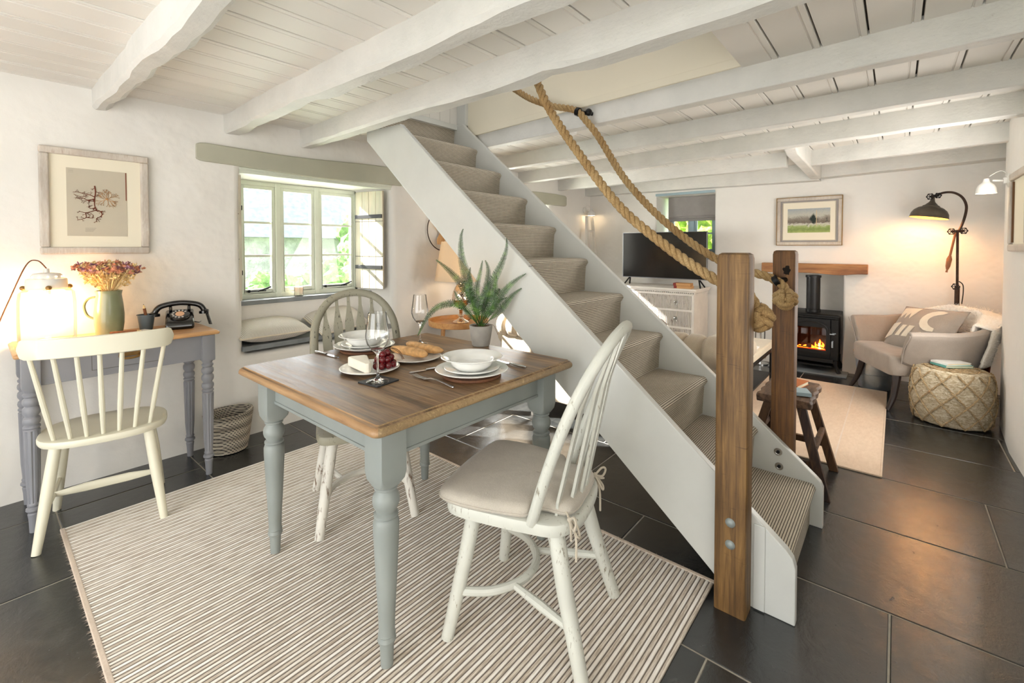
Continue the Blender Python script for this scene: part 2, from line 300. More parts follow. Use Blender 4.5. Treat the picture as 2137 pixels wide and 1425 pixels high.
# ------------------------------------------------------------------ mesh helpers
class MB:
    def __init__(s): s.v=[]; s.f=[]; s.uv=None; s.mi=[]
    def add(s,vs,fs,mi=0):
        o=len(s.v); s.v+=[Vector(p) for p in vs]; s.f+=[[o+i for i in f] for f in fs]; s.mi+=[mi]*len(fs); return s
    def box(s,a,b,mi=0):
        x0,y0,z0=a; x1,y1,z1=b
        return s.add([(x0,y0,z0),(x1,y0,z0),(x1,y1,z0),(x0,y1,z0),(x0,y0,z1),(x1,y0,z1),(x1,y1,z1),(x0,y1,z1)],
            [(3,2,1,0),(4,5,6,7),(0,1,5,4),(1,2,6,5),(2,3,7,6),(3,0,4,7)],mi)
    def rings(s,rs,cap=True,closed=True,mi=0):
        n=len(rs[0]); vs=[p for r in rs for p in r]; fs=[]
        for i in range(len(rs)-1):
            for j in range(n if closed else n-1):
                k=(j+1)%n; fs.append((i*n+j,i*n+k,(i+1)*n+k,(i+1)*n+j))
        if cap and closed: fs.append(tuple(reversed(range(n)))); fs.append(tuple(range((len(rs)-1)*n,len(rs)*n)))
        return s.add(vs,fs,mi)
    def lathe(s,prof,c=(0,0,0),n=20,axis=(0,0,1),mi=0,cap=True):
        c=Vector(c); q=Vector(axis).to_track_quat('Z','Y') if tuple(axis)!=(0,0,1) else None; rs=[]
        for r,z in prof:
            ring=[]
            for i in range(n):
                a=2*PI*i/n; p=Vector((r*math.cos(a),r*math.sin(a),z))
                ring.append((q@p if q else p)+c)
            rs.append(ring)
        return s.rings(rs,cap,True,mi)
    def tube(s,pts,r,n=8,mi=0,flat=None,cap=True):
        pts=[Vector(p) for p in pts]; rs=[]; m=len(pts)
        up=None
        for i,p in enumerate(pts):
            d=(pts[min(i+1,m-1)]-pts[max(i-1,0)]).normalized()
            if up is None:
                up=Vector((0,0,1)) if abs(d.z)<.9 else Vector((1,0,0))
            u=(up-d*up.dot(d)).normalized(); w=d.cross(u); up=u
            rr=r[i] if isinstance(r,(list,tuple)) else r
            fx,fy=flat if flat else (1,1)
            rs.append([p+(u*math.cos(2*PI*k/n)*fx+w*math.sin(2*PI*k/n)*fy)*rr for k in range(n)])
        return s.rings(rs,cap,True,mi)
    def prism(s,poly,lo,hi,plane='XY',mi=0):
        def P(u,v,h): return {'XY':(u,v,h),'XZ':(u,h,v),'YZ':(h,u,v)}[plane]
        return s.rings([[P(u,v,lo) for u,v in poly],[P(u,v,hi) for u,v in poly]],True,True,mi)
    def sphere(s,c,r,n=12,m=8,sc=(1,1,1),mi=0):
        c=Vector(c); rs=[]
        for i in range(m+1):
            t=PI*i/m; t=min(max(t,.02),PI-.02)
            rs.append([c+Vector((r*sc[0]*math.sin(t)*math.cos(2*PI*k/n),r*sc[1]*math.sin(t)*math.sin(2*PI*k/n),-r*sc[2]*math.cos(t))) for k in range(n)])
        return s.rings(rs,True,True,mi)
    def grid(s,fn,nu,nv,mi=0,wrapu=False):
        vs=[fn(i/nu,j/nv) for j in range(nv+1) for i in range(nu+1)]
        fs=[(j*(nu+1)+i,j*(nu+1)+i+1,(j+1)*(nu+1)+i+1,(j+1)*(nu+1)+i) for j in range(nv) for i in range(nu)]
        return s.add(vs,fs,mi)
    def xf(s,mat,start=0):
        for i in range(start,len(s.v)): s.v[i]=mat@s.v[i]
        return s
    def build(s,name,mat,parent=None,smooth=35,bevel=0,seg=2,sub=0,solid=0,loc=None,kind=None,recalc=True,rot=None):
        me=bpy.data.meshes.new(name); me.from_pydata(s.v,[],s.f)
        bm=bmesh.new(); bm.from_mesh(me)
        bmesh.ops.remove_doubles(bm,verts=bm.verts,dist=1e-5)
        if recalc: bmesh.ops.recalc_face_normals(bm,faces=bm.faces)
        bm.to_mesh(me); bm.free()
        mats=mat if isinstance(mat,(list,tuple)) else [mat]
        for m in mats: me.materials.append(m)
        if len(mats)>1 and len(me.polygons)==len(s.mi):
            for p,i in zip(me.polygons,s.mi): p.material_index=i
        if smooth:
            me.polygons.foreach_set('use_smooth',[True]*len(me.polygons))
            me.set_sharp_from_angle(angle=R(smooth))
        o=bpy.data.objects.new(name,me); COL.objects.link(o)
        if parent: o.parent=parent
        if loc: o.location=loc
        if rot: o.rotation_euler=rot
        if solid:
            q=o.modifiers.new('solid','SOLIDIFY'); q.thickness=solid; q.offset=0
        if bevel:
            q=o.modifiers.new('bevel','BEVEL'); q.width=bevel; q.segments=seg; q.limit_method='ANGLE'; q.angle_limit=R(40)
        if sub:
            q=o.modifiers.new('sub','SUBSURF'); q.levels=sub; q.render_levels=sub
        if kind: o['kind']=kind
        return o
def tag(o,label,cat,group=None):
    o['label']=label; o['category']=cat
    if group: o['group']=group
    return o
def thing(name,label,cat,loc=(0,0,0),rz=0,group=None):
    o=bpy.data.objects.new(name,None); COL.objects.link(o); o.location=loc; o.rotation_euler=(0,0,rz); o.empty_display_size=.1
    return tag(o,label,cat,group)
def copy_tree(o,parent=None,loc=None,rz=None,label=None):
    c=o.copy(); COL.objects.link(c)
    if parent: c.parent=parent
    if loc is not None: c.location=loc
    if rz is not None: c.rotation_euler=(0,0,rz)
    if label: c['label']=label
    for ch in list(o.children): copy_tree(ch,c)
    return c
def struct(o): o['kind']='structure'; return o
def spline(pts,n=8):
    pts=[Vector(p) for p in pts]; out=[]
    for i in range(len(pts)-1):
        p0=pts[max(i-1,0)]; p1=pts[i]; p2=pts[i+1]; p3=pts[min(i+2,len(pts)-1)]
        for k in range(n):
            t=k/n; out.append(.5*((2*p1)+(p2-p0)*t+(2*p0-5*p1+4*p2-p3)*t*t+(3*p1-p0-3*p2+p3)*t**3))
    out.append(pts[-1]); return out
def rrect(x0,y0,x1,y1,r,n=5):
    o=[]
    for cx,cy,a0 in ((x1-r,y1-r,0),(x0+r,y1-r,90),(x0+r,y0+r,180),(x1-r,y0+r,270)):
        for k in range(n+1):
            a=R(a0+90*k/n); o.append((cx+r*math.cos(a),cy+r*math.sin(a)))
    return o

# ------------------------------------------------------------------ the room
YL=3.40; XB=5.78; ZC=2.165; XF=-1.80
def wall_grid(mb,axis,front,back,us,zs,holes,depth_fn=None):
    """wall slab between front and back; holes: (u0,u1,z0,z1, u0b,u1b,z0b,z1b or None for closed)"""
    def P(u,d,z): return (u,d,z) if axis=='Y' else (d,u,z)
    us=sorted(set(us)); zs=sorted(set(zs))
    for i in range(len(us)-1):
        for j in range(len(zs)-1):
            cu=(us[i]+us[i+1])/2; cz=(zs[j]+zs[j+1])/2
            if any(h[0]<cu<h[1] and h[2]<cz<h[3] for h in holes): continue
            mb.add([P(us[i],front,zs[j]),P(us[i+1],front,zs[j]),P(us[i+1],front,zs[j+1]),P(us[i],front,zs[j+1])],[(0,1,2,3)])
    for h in holes:
        a=[(h[0],h[2]),(h[1],h[2]),(h[1],h[3]),(h[0],h[3])]; b=[(h[4],h[6]),(h[5],h[6]),(h[5],h[7]),(h[4],h[7])]
        # insert grid points on hole edges so that the mesh is watertight
        ring_a=[]; ring_b=[]
        for k in range(4):
            p,q=a[k],a[(k+1)%4]; pb,qb=b[k],b[(k+1)%4]
            if k in (0,2): ts=sorted({(u-p[0])/(q[0]-p[0]) for u in us if min(p[0],q[0])<=u<=max(p[0],q[0])})
            else: ts=sorted({(z-p[1])/(q[1]-p[1]) for z in zs if min(p[1],q[1])<=z<=max(p[1],q[1])})
            for t_ in ts[:-1]:
                ring_a.append(P(p[0]+(q[0]-p[0])*t_,front,p[1]+(q[1]-p[1])*t_)); ring_b.append(P(pb[0]+(qb[0]-pb[0])*t_,back,pb[1]+(qb[1]-pb[1])*t_))
        mb.rings([ring_a,ring_b],False,True)
# floor ------------------------------------------------------------
floor=struct(MB().box((XF-.1,-1.0,-.12),(6.5,4.1,-.0022)).build('floor',M['grout'],smooth=0))
def tile(x0,x1,y0,y1):
    g=.0028; dz=random.uniform(-.0008,.0008); j=lambda:random.uniform(-.0015,.0015)
    mb=MB(); mb.rings([[(x0+g+j(),y0+g+j(),-.02),(x1-g+j(),y0+g+j(),-.02),(x1-g+j(),y1-g+j(),-.02),(x0+g+j(),y1-g+j(),-.02)]]+
        [[(x0+g,y0+g,-.002+dz),(x1-g,y0+g,-.002+dz),(x1-g,y1-g,-.002+dz),(x0+g,y1-g,-.002+dz)],[(x0+g+.003,y0+g+.003,dz),(x1-g-.003,y0+g+.003,dz),(x1-g-.003,y1-g-.003,dz),(x0+g+.003,y1-g-.003,dz)]])
    mb.build('slate_tile',M['slate'],floor,smooth=0)
rows=[(-1.8,-1.57,0.2),(-1.57,-.97,.5),(-.97,-.365,0),(-.365,.24,.13),(.24,.848,-.05),(.848,1.475,.44),(1.475,2.075,0.0),(2.075,2.68,.42),(2.68,3.275,-.36),(3.275,3.862,.13),(3.862,4.44,-.54),(4.44,5.04,.2),(5.04,5.64,-.2),(5.64,6.3,.3)]
seen_joint={1:[(2.47)]}
for x0,x1,off in rows:
    if x1<=.25: js=[-1.2,-.35,.55,1.5,2.47,3.12,3.5] if x0>-.4 else [-1.2,-.2,.7,1.6,2.5,3.5]
    elif x0<.3: js=[-1.2,-.4,.5,1.4,2.3,3.11,3.5]
    else:
        js=[]; y=off-.915*3
        while y<3.6: js.append(y); y+=.915
        js=[y for y in js if y>-1.9]
    ys=sorted(js); ys=[max(min(y,3.5),-.9) for y in ys]; ys=[-.9]+ys+[3.5]
    for a,b in zip(ys,ys[1:]):
        if b-a>.05: tile(x0,x1,a,b)
# walls ------------------------------------------------------------
W1=(1.17,2.39,.56,1.835, 1.28,2.24,.56,1.80)      # dining window with its seat
W2=(3.72,4.78,.90,1.835, 3.82,4.66,.92,1.80)
mb=MB(); wall_grid(mb,'Y',YL,YL+.36,[XF-.2]+[XF+.4*i for i in range(0,21)]+[6.3,W1[0],W1[1],W2[0],W2[1]],[0,.3,.6,.56,.9,1.2,1.5,1.835,2.165,2.7],[W1,W2])
for v in mb.v:
    if abs(v.y-YL)<1e-6:
        onh=any(abs(v.x-h[k])<1e-6 for h in (W1,W2) for k in (0,1))
        v.y+=.012*noise.noise(Vector((v.x*1.3,v.z*1.6,0)))
        if v.z<.05: v.y-=.0
wall_left=struct(mb.build('wall_left',M['plaster'],smooth=50,bevel=.035,seg=4))
# back skin of the thick wall (so that outside stays outside)
mb=MB(); 
for a,b in ((XF-.2,1.20),(2.30,3.70),(4.74,6.3)): mb.box((a,YL+.36,0),(b,YL+.5,2.7))
for a,b in ((1.20,2.30),(3.70,4.74)): mb.box((a,YL+.36,0),(b,YL+.5,.90)); mb.box((a,YL+.36,1.83),(b,YL+.5,2.7))
mb.build('outer_skin',M['plaster'],wall_left,smooth=0)
MB().box((1.17,3.625,.50),(2.38,3.80,.885)).build('seat_back_panel',M['plaster'],wall_left,smooth=0)
# back wall with window and fireplace
B1=(1.68,2.41,1.16,1.955, 1.72,2.40,1.18,1.945); B2=(.415,1.02,0,1.03, .415,1.02,0,1.03)
mb=MB(); wall_grid(mb,'X',XB,XB+.38,[-.9,-.5,0,.415,1.02,1.4,1.68,2.05,2.41,2.8,3.2,3.8],[0,.5,1.03,1.16,1.5,1.955,2.3,2.7],[B1,B2])
wall_back=struct(mb.build('wall_back',M['plaster'],smooth=50,bevel=.02,seg=3))
mb=MB().box((XB+.38,-.9,0),(XB+.5,1.70,2.7)).box((XB+.38,2.43,0),(XB+.5,3.8,2.7)).box((XB+.38,1.70,0),(XB+.5,2.43,1.17)).box((XB+.38,1.70,1.95),(XB+.5,2.43,2.7))
mb.build('outer_skin',M['plaster'],wall_back,smooth=0)
# right wall, slightly out of true near the corner
line=[(XF-.2,-.56),(0,-.56),(1.2,-.565),(2.4,-.56),(3.4,-.572),(4.2,-.56),(4.8,-.59),(5.3,-.665),(6.3,-.80)]
mb=MB(); mb.prism(line+[(6.3,-1.1),(XF-.2,-1.1)],-.01,2.7)
wall_right=struct(mb.build('wall_right',M['plaster'],smooth=30))
# wall behind the camera; its unseen wide opening is added to let light in
mb=MB().box((XF-.25,-.9,0),(XF,.1,2.7)).box((XF-.25,2.5,0),(XF,3.9,2.7)).box((XF-.25,.1,2.05),(XF,2.5,2.7))
wall_front=struct(mb.build('wall_front',M['plaster'],smooth=0))
# ceiling ----------------------------------------------------------
OX0,OX1,OY0,OY1=1.66,2.44,.565,2.64
def ox(y): return 2.408+.0775*(y-.5)     # stair opening
mb=MB().box((XF-.2,-1,2.19),(OX0-.02,3.9,2.7)).prism([(ox(-1)+.06,-1),(6.3,-1),(6.3,3.9),(ox(3.9)+.06,3.9)],2.19,2.7).box((OX0-.02,-1,2.19),(OX1+.03,OY0-.03,2.7)).box((OX0-.02,2.80,2.19),(2.66,3.9,2.7))
mb.box((OX0-.1,OY0-.1,2.86),(OX1+.3,2.95,2.95))
ceiling=struct(mb.build('ceiling',M['dark_gap'],smooth=0))  # slab coloured dark, painting the shade inside the board grooves
def board(x0,x1,y0,y1):
    e=.0038; prof=[(y0+e,2.19),(y0+e,ZC+.002),(y0+e+.002,ZC),(y0+.024,ZC),(y0+.026,ZC+.005),(y0+.030,ZC+.005),(y0+.032,ZC),(y1-e-.002,ZC),(y1-e,ZC+.002),(y1-e,2.19)]
    dz=random.uniform(-.001,.001)
    MB().rings([[(x,a,b+dz) for a,b in prof] for x in (x0,x1)]).build('ceiling_board',M['board'],ceiling,smooth=0)
ys=[.75+.1625*k for k in range(-9,18)]
for y in ys:
    y1=y+.1625
    if y1<-.78 or y>3.5: continue
    if y+.08>OY0 and y<2.72: board(XF-.1,OX0-.02,y,y1); board(ox(y)+.05,6.0,y,y1)
    else: board(XF-.1,6.0,y,y1)
# linings of the stair opening
MB().box((OX0-.02,OY0-.03,2.168),(ox(.5)+.03,OY0,2.9)).build('opening_lining',M['stringer'],ceiling,smooth=0)
MB().prism([(ox(.535),.535),(ox(OY1),OY1),(ox(OY1)+.03,OY1),(ox(.535)+.03,.535)],2.19,2.9).build('opening_lining',M['mat_cream'],ceiling,smooth=0)
MB().prism([(ox(OY0)-.014,OY0),(ox(OY1)-.014,OY1),(ox(OY1),OY1),(ox(OY0),OY0)],2.17,2.215).build('ledge_strip',M['mat_cream'],ceiling,smooth=0,bevel=.003)
MB().box((OX0-.05,OY0-.03,2.165),(OX0-.02,2.80,2.9)).build('opening_lining',M['stringer'],ceiling,smooth=0)
for k in range(9): MB().box((OX0-.02+k*.104,2.735,2.262),(OX0-.02+k*.104+.1015,2.755,2.9)).build('match_board',M['board'],ceiling,smooth=0,bevel=.002)
MB().box((OX0-.02,2.755,2.165),(2.66,2.78,2.9)).build('opening_lining',M['stringer'],ceiling,smooth=0)
MB().box((ox(OY1)-.03,OY1-.005,2.262),(ox(OY1)+.03,2.735,2.9)).build('corner_post',M['stringer'],ceiling,smooth=0,bevel=.006)
MB().box((OX0,2.685,2.225),(2.535,2.76,2.266)).build('landing_board',M['stringer'],ceiling,smooth=0,bevel=.004)
# beams ------------------------------------------------------------
def beam(y0,y1,xl0,xl1,w0,w1,zb0,zb1,wob=.008,seed=0,chamfer=.012,n=44,lumps=()):
    rs=[]
    for i in range(n+1):
        t=i/n; y=y0+(y1-y0)*t
        nz=lambda k:wob*noise.noise(Vector((y*1.7,seed*3.1+k*7.7,.3)))+wob*.45*noise.noise(Vector((y*6,seed*5+k*3,.9)))
        xl=xl0+(xl1-xl0)*t+nz(0); w=w0+(w1-w0)*t+nz(1); zb=zb0+(zb1-zb0)*t+nz(2)
        for ly,lr,la in lumps: zb+=la*math.exp(-((y-ly)/lr)**2)
        c=chamfer*(1+.8*noise.noise(Vector((y*5,seed,4))))
        rs.append([(xl,y,2.185),(xl,y,zb+c*.5),(xl+c*.5,y,zb),(xl+w-c,y,zb+.002+nz(3)*.5),(xl+w,y,zb+c+nz(4)),(xl+w+nz(5)*.6,y,2.185)])
    return struct(MB().rings(rs).build('ceiling_beam',M['beam'],smooth=28))
beam(-.75,YL+.05,.445,.437,.115,.09,2.035,2.055,.016,1,.03,lumps=((1.9,.35,-.02),))
beam(-.75,YL+.05,1.085,1.075,.125,.12,2.035,2.045,.012,2,.03,lumps=((2.35,.12,.018),(1.4,.3,-.008)))
beam(-.75,YL+.05,1.535,1.575,.135,.115,2.025,2.035,.010,3,.03,lumps=((1.15,.10,.018),))
beam(-.75,YL+.05,2.31,2.64,.085,.085,2.035,2.07,.003,4,.006)
beam(-.75,YL+.05,3.10,3.31,.10,.10,2.04,2.045,.006,5,.012)
beam(-.75,YL+.05,3.76,4.14,.10,.10,2.035,2.04,.004,6,.01)
beam(.78,YL+.05,4.80,4.96,.09,.09,2.03,2.035,.004,7,.008)
beam(-.75,.60,4.60,4.88,.09,.09,2.03,2.03,.004,8,.008)
beam(.62,YL+.05,5.62,5.64,.16,.16,1.985,2.02,.003,9,.006)
beam(-.85,.60,5.56,5.60,.22,.22,2.045,2.005,.003,10,.006)
struct(MB().prism([(4.10,2.185),(4.10,2.06),(4.2,2.03),(4.75,2.015),(5.6,1.99),(5.6,2.185)],.60,.69,'XZ').build('ceiling_beam',M['beam'],smooth=30,bevel=.012))
# oak lintels painted sage ------------------------------------------
def lintel(x0,x1,z0,z1,zr0,zr1):
    n=26; rs=[]
    for i in range(n+1):
        t=(1-math.cos(PI*i/n))/2; x=x0+(x1-x0)*t; e=min(1,math.sin(min(t,.5)*PI/1.0)*0+min(t/.035,(1-t)/.02,1)); k=1
        a=z0+(zr0-z0)*t-.012*math.sin(t*PI*1.1)+.004*math.sin(9*t); b=z1+(zr1-z1)*t+.008*math.sin(t*7+2)
        m=(a+b)/2; h=(b-a)/2*(.72+.28*math.sqrt(max(0,1-(1-e)**2)))
        yf=YL-.028
        rs.append([(x,yf+.006,m-h),(x,yf,m-h+.006),(x,yf,m+h-.006),(x,yf+.006,m+h),(x,YL+.22,m+h),(x,YL+.22,m-h)])
    return struct(MB().rings(rs).build('trim_1' if x0<2 else 'trim_2',M['sage'],smooth=30))
lintel(.918,2.50,1.845,1.955,1.835,1.985); lintel(3.45,5.12,1.84,1.975,1.83,1.97)

# ------------------------------------------------------------------ windows
def sash(parent,x0,x1,z0,z1,y,mat,rows=3,cols=1,axis='Y',fw=.026,stay=True):
    def bx(mb,a,b,c,d,e,f):
        if axis=='Y': mb.box((a,c,e),(b,d,f))
        else: mb.box((c,a,e),(d,b,f))
        return mb
    mb=MB(); bx(mb,x0,x0+fw,y,y+.04,z0,z1); bx(mb,x1-fw,x1,y,y+.04,z0,z1); bx(mb,x0+fw,x1-fw,y,y+.04,z1-fw,z1); bx(mb,x0+fw,x1-fw,y,y+.04,z0,z0+fw*1.3)
    s=mb.build('sash',mat,parent,smooth=0,bevel=.004)
    ix0,ix1,iz0,iz1=x0+fw,x1-fw,z0+fw*1.3,z1-fw; b=.009
    mb=MB()
    for r in range(1,rows): z=iz0+(iz1-iz0)*r/rows; bx(mb,ix0,ix1,y+.008,y+.032,z-b,z+b)
    for c in range(1,cols): x=ix0+(ix1-ix0)*c/cols; bx(mb,x-b,x+b,y+.008,y+.032,iz0,iz1)
    mb.build('glazing_bar',mat,s,smooth=0)
    for r in range(rows):
        for c in range(cols):
            a0=ix0+(ix1-ix0)*c/cols+.004; a1=ix0+(ix1-ix0)*(c+1)/cols-.004; c0=iz0+(iz1-iz0)*r/rows+.004; c1=iz0+(iz1-iz0)*(r+1)/rows-.004
            bx(MB(),a0,a1,y+.018,y+.022,c0,c1).build('pane',M['pane'],s,smooth=0)
    if stay:
        m=MB().tube([(x0+.03,y-.012,z0+.022),(x1-.08,y-.014,z0+.02)],.005,6).sphere((x0+.05,y-.014,z0+.022),.012,8,6).tube([(x1-.14,y-.015,z0+.02),(x1-.09,y-.03,z0+.035),(x1-.05,y-.035,z0+.05)],.007,6)
        m.build('window_stay',M['iron'],s)
    return s
def dining_window():
    x0,x1,z0,z1,y=1.255,2.255,.895,1.80,3.74
    mb=MB().box((x0,y,z0),(x0+.035,y+.05,z1)).box((x1-.035,y,z0),(x1,y+.05,z1)).box((x0,y,z1-.035),(x1,y+.05,z1)).box((x0,y,z0),(x1,y+.05,z0+.045))
    for mx in (1.56,1.875): mb.box((mx-.020,y-.006,z0),(mx+.020,y+.05,z1))
    w=struct(mb.build('window_1',M['frame_green'],smooth=0,bevel=.006))
    for k,(a,b) in enumerate(((x0+.035,1.540),(1.580,1.855),(1.895,x1-.035))): sash(w,a,b,z0+.045,z1-.035,y+.005,M['frame_green'],stay=k!=1)
    MB().box((1.20,3.60,.872),(2.34,3.80,.905)).build('window_sill',M['slate_sill'],w,smooth=0,bevel=.004)
    MB().box((1.175,YL-.012,.580),(2.385,3.66,.615)).build('seat_slab',M['slate_sill'],w,smooth=0,bevel=.006)
    MB().box((1.172,YL+.015,1.80),(2.388,YL+.055,1.835)).box((1.172,YL+.0,1.822),(2.388,YL+.02,1.84)).build('head_trim',M['frame_green'],w,smooth=0,bevel=.003)
    return w
win1=dining_window()
def shutter(hx,hy,ex,ey,label,z0=.93,z1=1.785):
    d=Vector((ex-hx,ey-hy,0)); L=d.length; ang=math.atan2(d.y,d.x)
    t=thing('window_shutter',label,'shutter',(hx,hy,z0),ang,'hinged shutters of the dining window')
    H=z1-z0; nb=4
    for k in range(nb):
        a=k*L/nb; MB().box((a+.0012,-.009,0),(a+L/nb-.0012,.009,H)).build('shutter_board',M['shutter'],t,smooth=0,bevel=.002)
    for zz in (.19,H-.22): MB().box((.0,-.016,zz-.016),(L*.97,.016,zz+.016)).build('strap_hinge',M['iron'],t,smooth=0,bevel=.002)
    for f_ in (.33,.69): MB().box((0,-.0105,H*f_),(L,-.006,H*f_+.005)).build('board_joint',M['dark_gap'],t,smooth=0)
    for side in (-1,1): pass
    return t
shutter(2.232,3.725,2.305,3.41,'boarded wooden shutter folded open in the sun on the right of the window')
shutter(1.235,3.725,1.172,3.408,'boarded wooden shutter seen edge-on at the left of the window')
# living-room side window
def side_window():
    x0,x1,z0,z1,y=3.80,4.68,.91,1.80,3.74
    mb=MB().box((x0,y,z0),(x0+.05,y+.07,z1)).box((x1-.05,y,z0),(x1,y+.07,z1)).box((x0,y,z1-.045),(x1,y+.07,z1)).box((x0,y,z0),(x1,y+.07,z0+.05)).box((4.215,y,z0),(4.265,y+.07,z1))
    w=struct(mb.build('window_2',M['frame_green'],smooth=0,bevel=.006))
    sash(w,x0+.05,4.215,z0+.05,z1-.045,y+.01,M['frame_green'],stay=False); sash(w,4.265,x1-.05,z0+.05,z1-.045,y+.01,M['frame_green'],stay=False)
    MB().box((3.72,3.42,.885),(4.78,3.80,.91)).build('window_sill',M['slate_sill'],w,smooth=0,bevel=.004)
side_window()
def tv_window():
    y0,y1,z0,z1,x=1.72,2.34,1.19,1.94,6.02
    mb=MB().box((x,y0,z0),(x+.07,y0+.035,z1)).box((x,y1-.035,z0),(x+.07,y1,z1)).box((x,y0,z1-.04),(x+.07,y1,z1)).box((x,y0,z0),(x+.07,y1,z0+.04)).box((x-.004,2.005,z0),(x+.07,2.055,z1))
    w=struct(mb.build('window_3',M['frame_blue'],smooth=0,bevel=.004))
    sash(w,y0+.035,2.005,z0+.04,z1-.04,x+.01,M['frame_blue'],rows=3,axis='X',fw=.03,stay=False); sash(w,2.055,y1-.035,z0+.04,z1-.04,x+.01,M['frame_blue'],rows=3,axis='X',fw=.03,stay=False)
    MB().box((XB+.0,1.69,1.145),(6.06,2.40,1.175)).build('window_sill',M['slate_sill'],w,smooth=0,bevel=.003)
    MB().box((XB-.012,1.68,1.955),(6.0,2.42,1.985)).build('window_head',M['frame_blue'],w,smooth=0,bevel=.003)
    mb=MB()
    prof=[(0,1.945),(.004,1.70),(-.006,1.69),(.012,1.665),(-.006,1.655),(.012,1.63)]
    mb.rings([[(5.975+a,yy,b) for a,b in prof]+[(5.99+a,yy,b) for a,b in reversed(prof)] for yy in (1.735,2.325)])
    tag(mb.build('roman_blind',M['blind'],smooth=0),'grey roman blind half lowered in the small window behind the television','blind')
tv_window()
# ------------------------------------------------------------------ outside
struct(MB().box((-12,3.95,-.3),(16,30,-.02)).box((6.35,-12,-.3),(24,3.95,-.02)).build('garden_ground',M['grass'],smooth=0))
def bush(x,y,z,r,sx,sz,mat,label,seed):
    bm=bmesh.new(); bmesh.ops.create_icosphere(bm,subdivisions=5,radius=1)
    for v in bm.verts:
        d=v.co.normalized(); k=1+.22*noise.noise(d*2.2+Vector((seed,0,0)))+.16*noise.noise(d*7+Vector((0,seed,0)))+.10*noise.noise(d*19)
        v.co=Vector((d.x*k*r*sx,d.y*k*r,max(d.z*k*r*sz,-z+.0)))
    me=bpy.data.meshes.new('garden_shrub'); bm.to_mesh(me); bm.free(); me.materials.append(mat)
    o=bpy.data.objects.new('garden_shrub',me); COL.objects.link(o); o.location=(x,y,z); return tag(o,label,'shrub')
bush(3.7,6.6,.55,.62,1.2,.9,M['foliage'],'rounded green shrub behind the middle sash of the dining window',1)
bush(4.75,7.0,.8,.7,1,1.2,M['foliage'],'tall green shrub behind the right sash of the dining window',5)
bush(2.55,6.4,.45,.5,1.1,.9,M['foliage'],'low green shrub behind the left sash of the dining window',9)
bush(6.3,8.4,1.2,1.2,1.2,1.2,M['foliage'],'large green tree crown at the far right outside the dining window',3)
bush(8.7,2.55,1.3,.95,1,1.3,M['foliage2'],'yellow-green bush in sunlight outside the small window behind the television',12)
bush(9.4,3.9,1.4,1.1,1,1.3,M['foliage'],'green bush at the left outside the small window behind the television',15)
ob=thing('outbuilding','pale stone outbuilding with a slate roof seen through the dining window','building',(3.4,10.4,0))
MB().box((-3.2,0,0),(3.6,3,1.55)).build('wall',M['stone'],ob,smooth=0)
MB().prism([(-.25,1.5),(3.2,1.5),(1.6,3.3)],-3.4,3.8,'YZ').build('roof',M['roof_slate'],ob,smooth=0)

# ------------------------------------------------------------------ staircase
st=thing('staircase','open white staircase with ribbed carpet runner rising to the ceiling','staircase',(0,0,0))
LX0,LX1,RX0,RX1=1.79,1.825,2.50,2.535
def ny(k): return .272+.243*(k-1)
def nz(k): return .205*k
top=[(.247,.0),(.247,.195),(.256,.228),(.275,.252),(1.418,1.212),(1.95,1.655),(2.46,2.092),(2.843,2.105),(2.843,2.037),(2.213,1.499),(1.455,.838),(.52,.067),(.452,.0)]
MB().prism(top,LX0,LX1,'YZ').build('stringer',M['stringer'],st,smooth=0,bevel=.004)
rt=[(.242,.0),(.242,.188),(.252,.212),(.27,.230),(1.245,1.075),(2.586,2.225),(2.62,2.262),(2.80,2.262),(2.80,2.0),(.56,.06),(.50,.0)]
MB().prism(rt,RX0,RX1,'YZ').build('stringer',M['stringer'],st,smooth=0,bevel=.004)
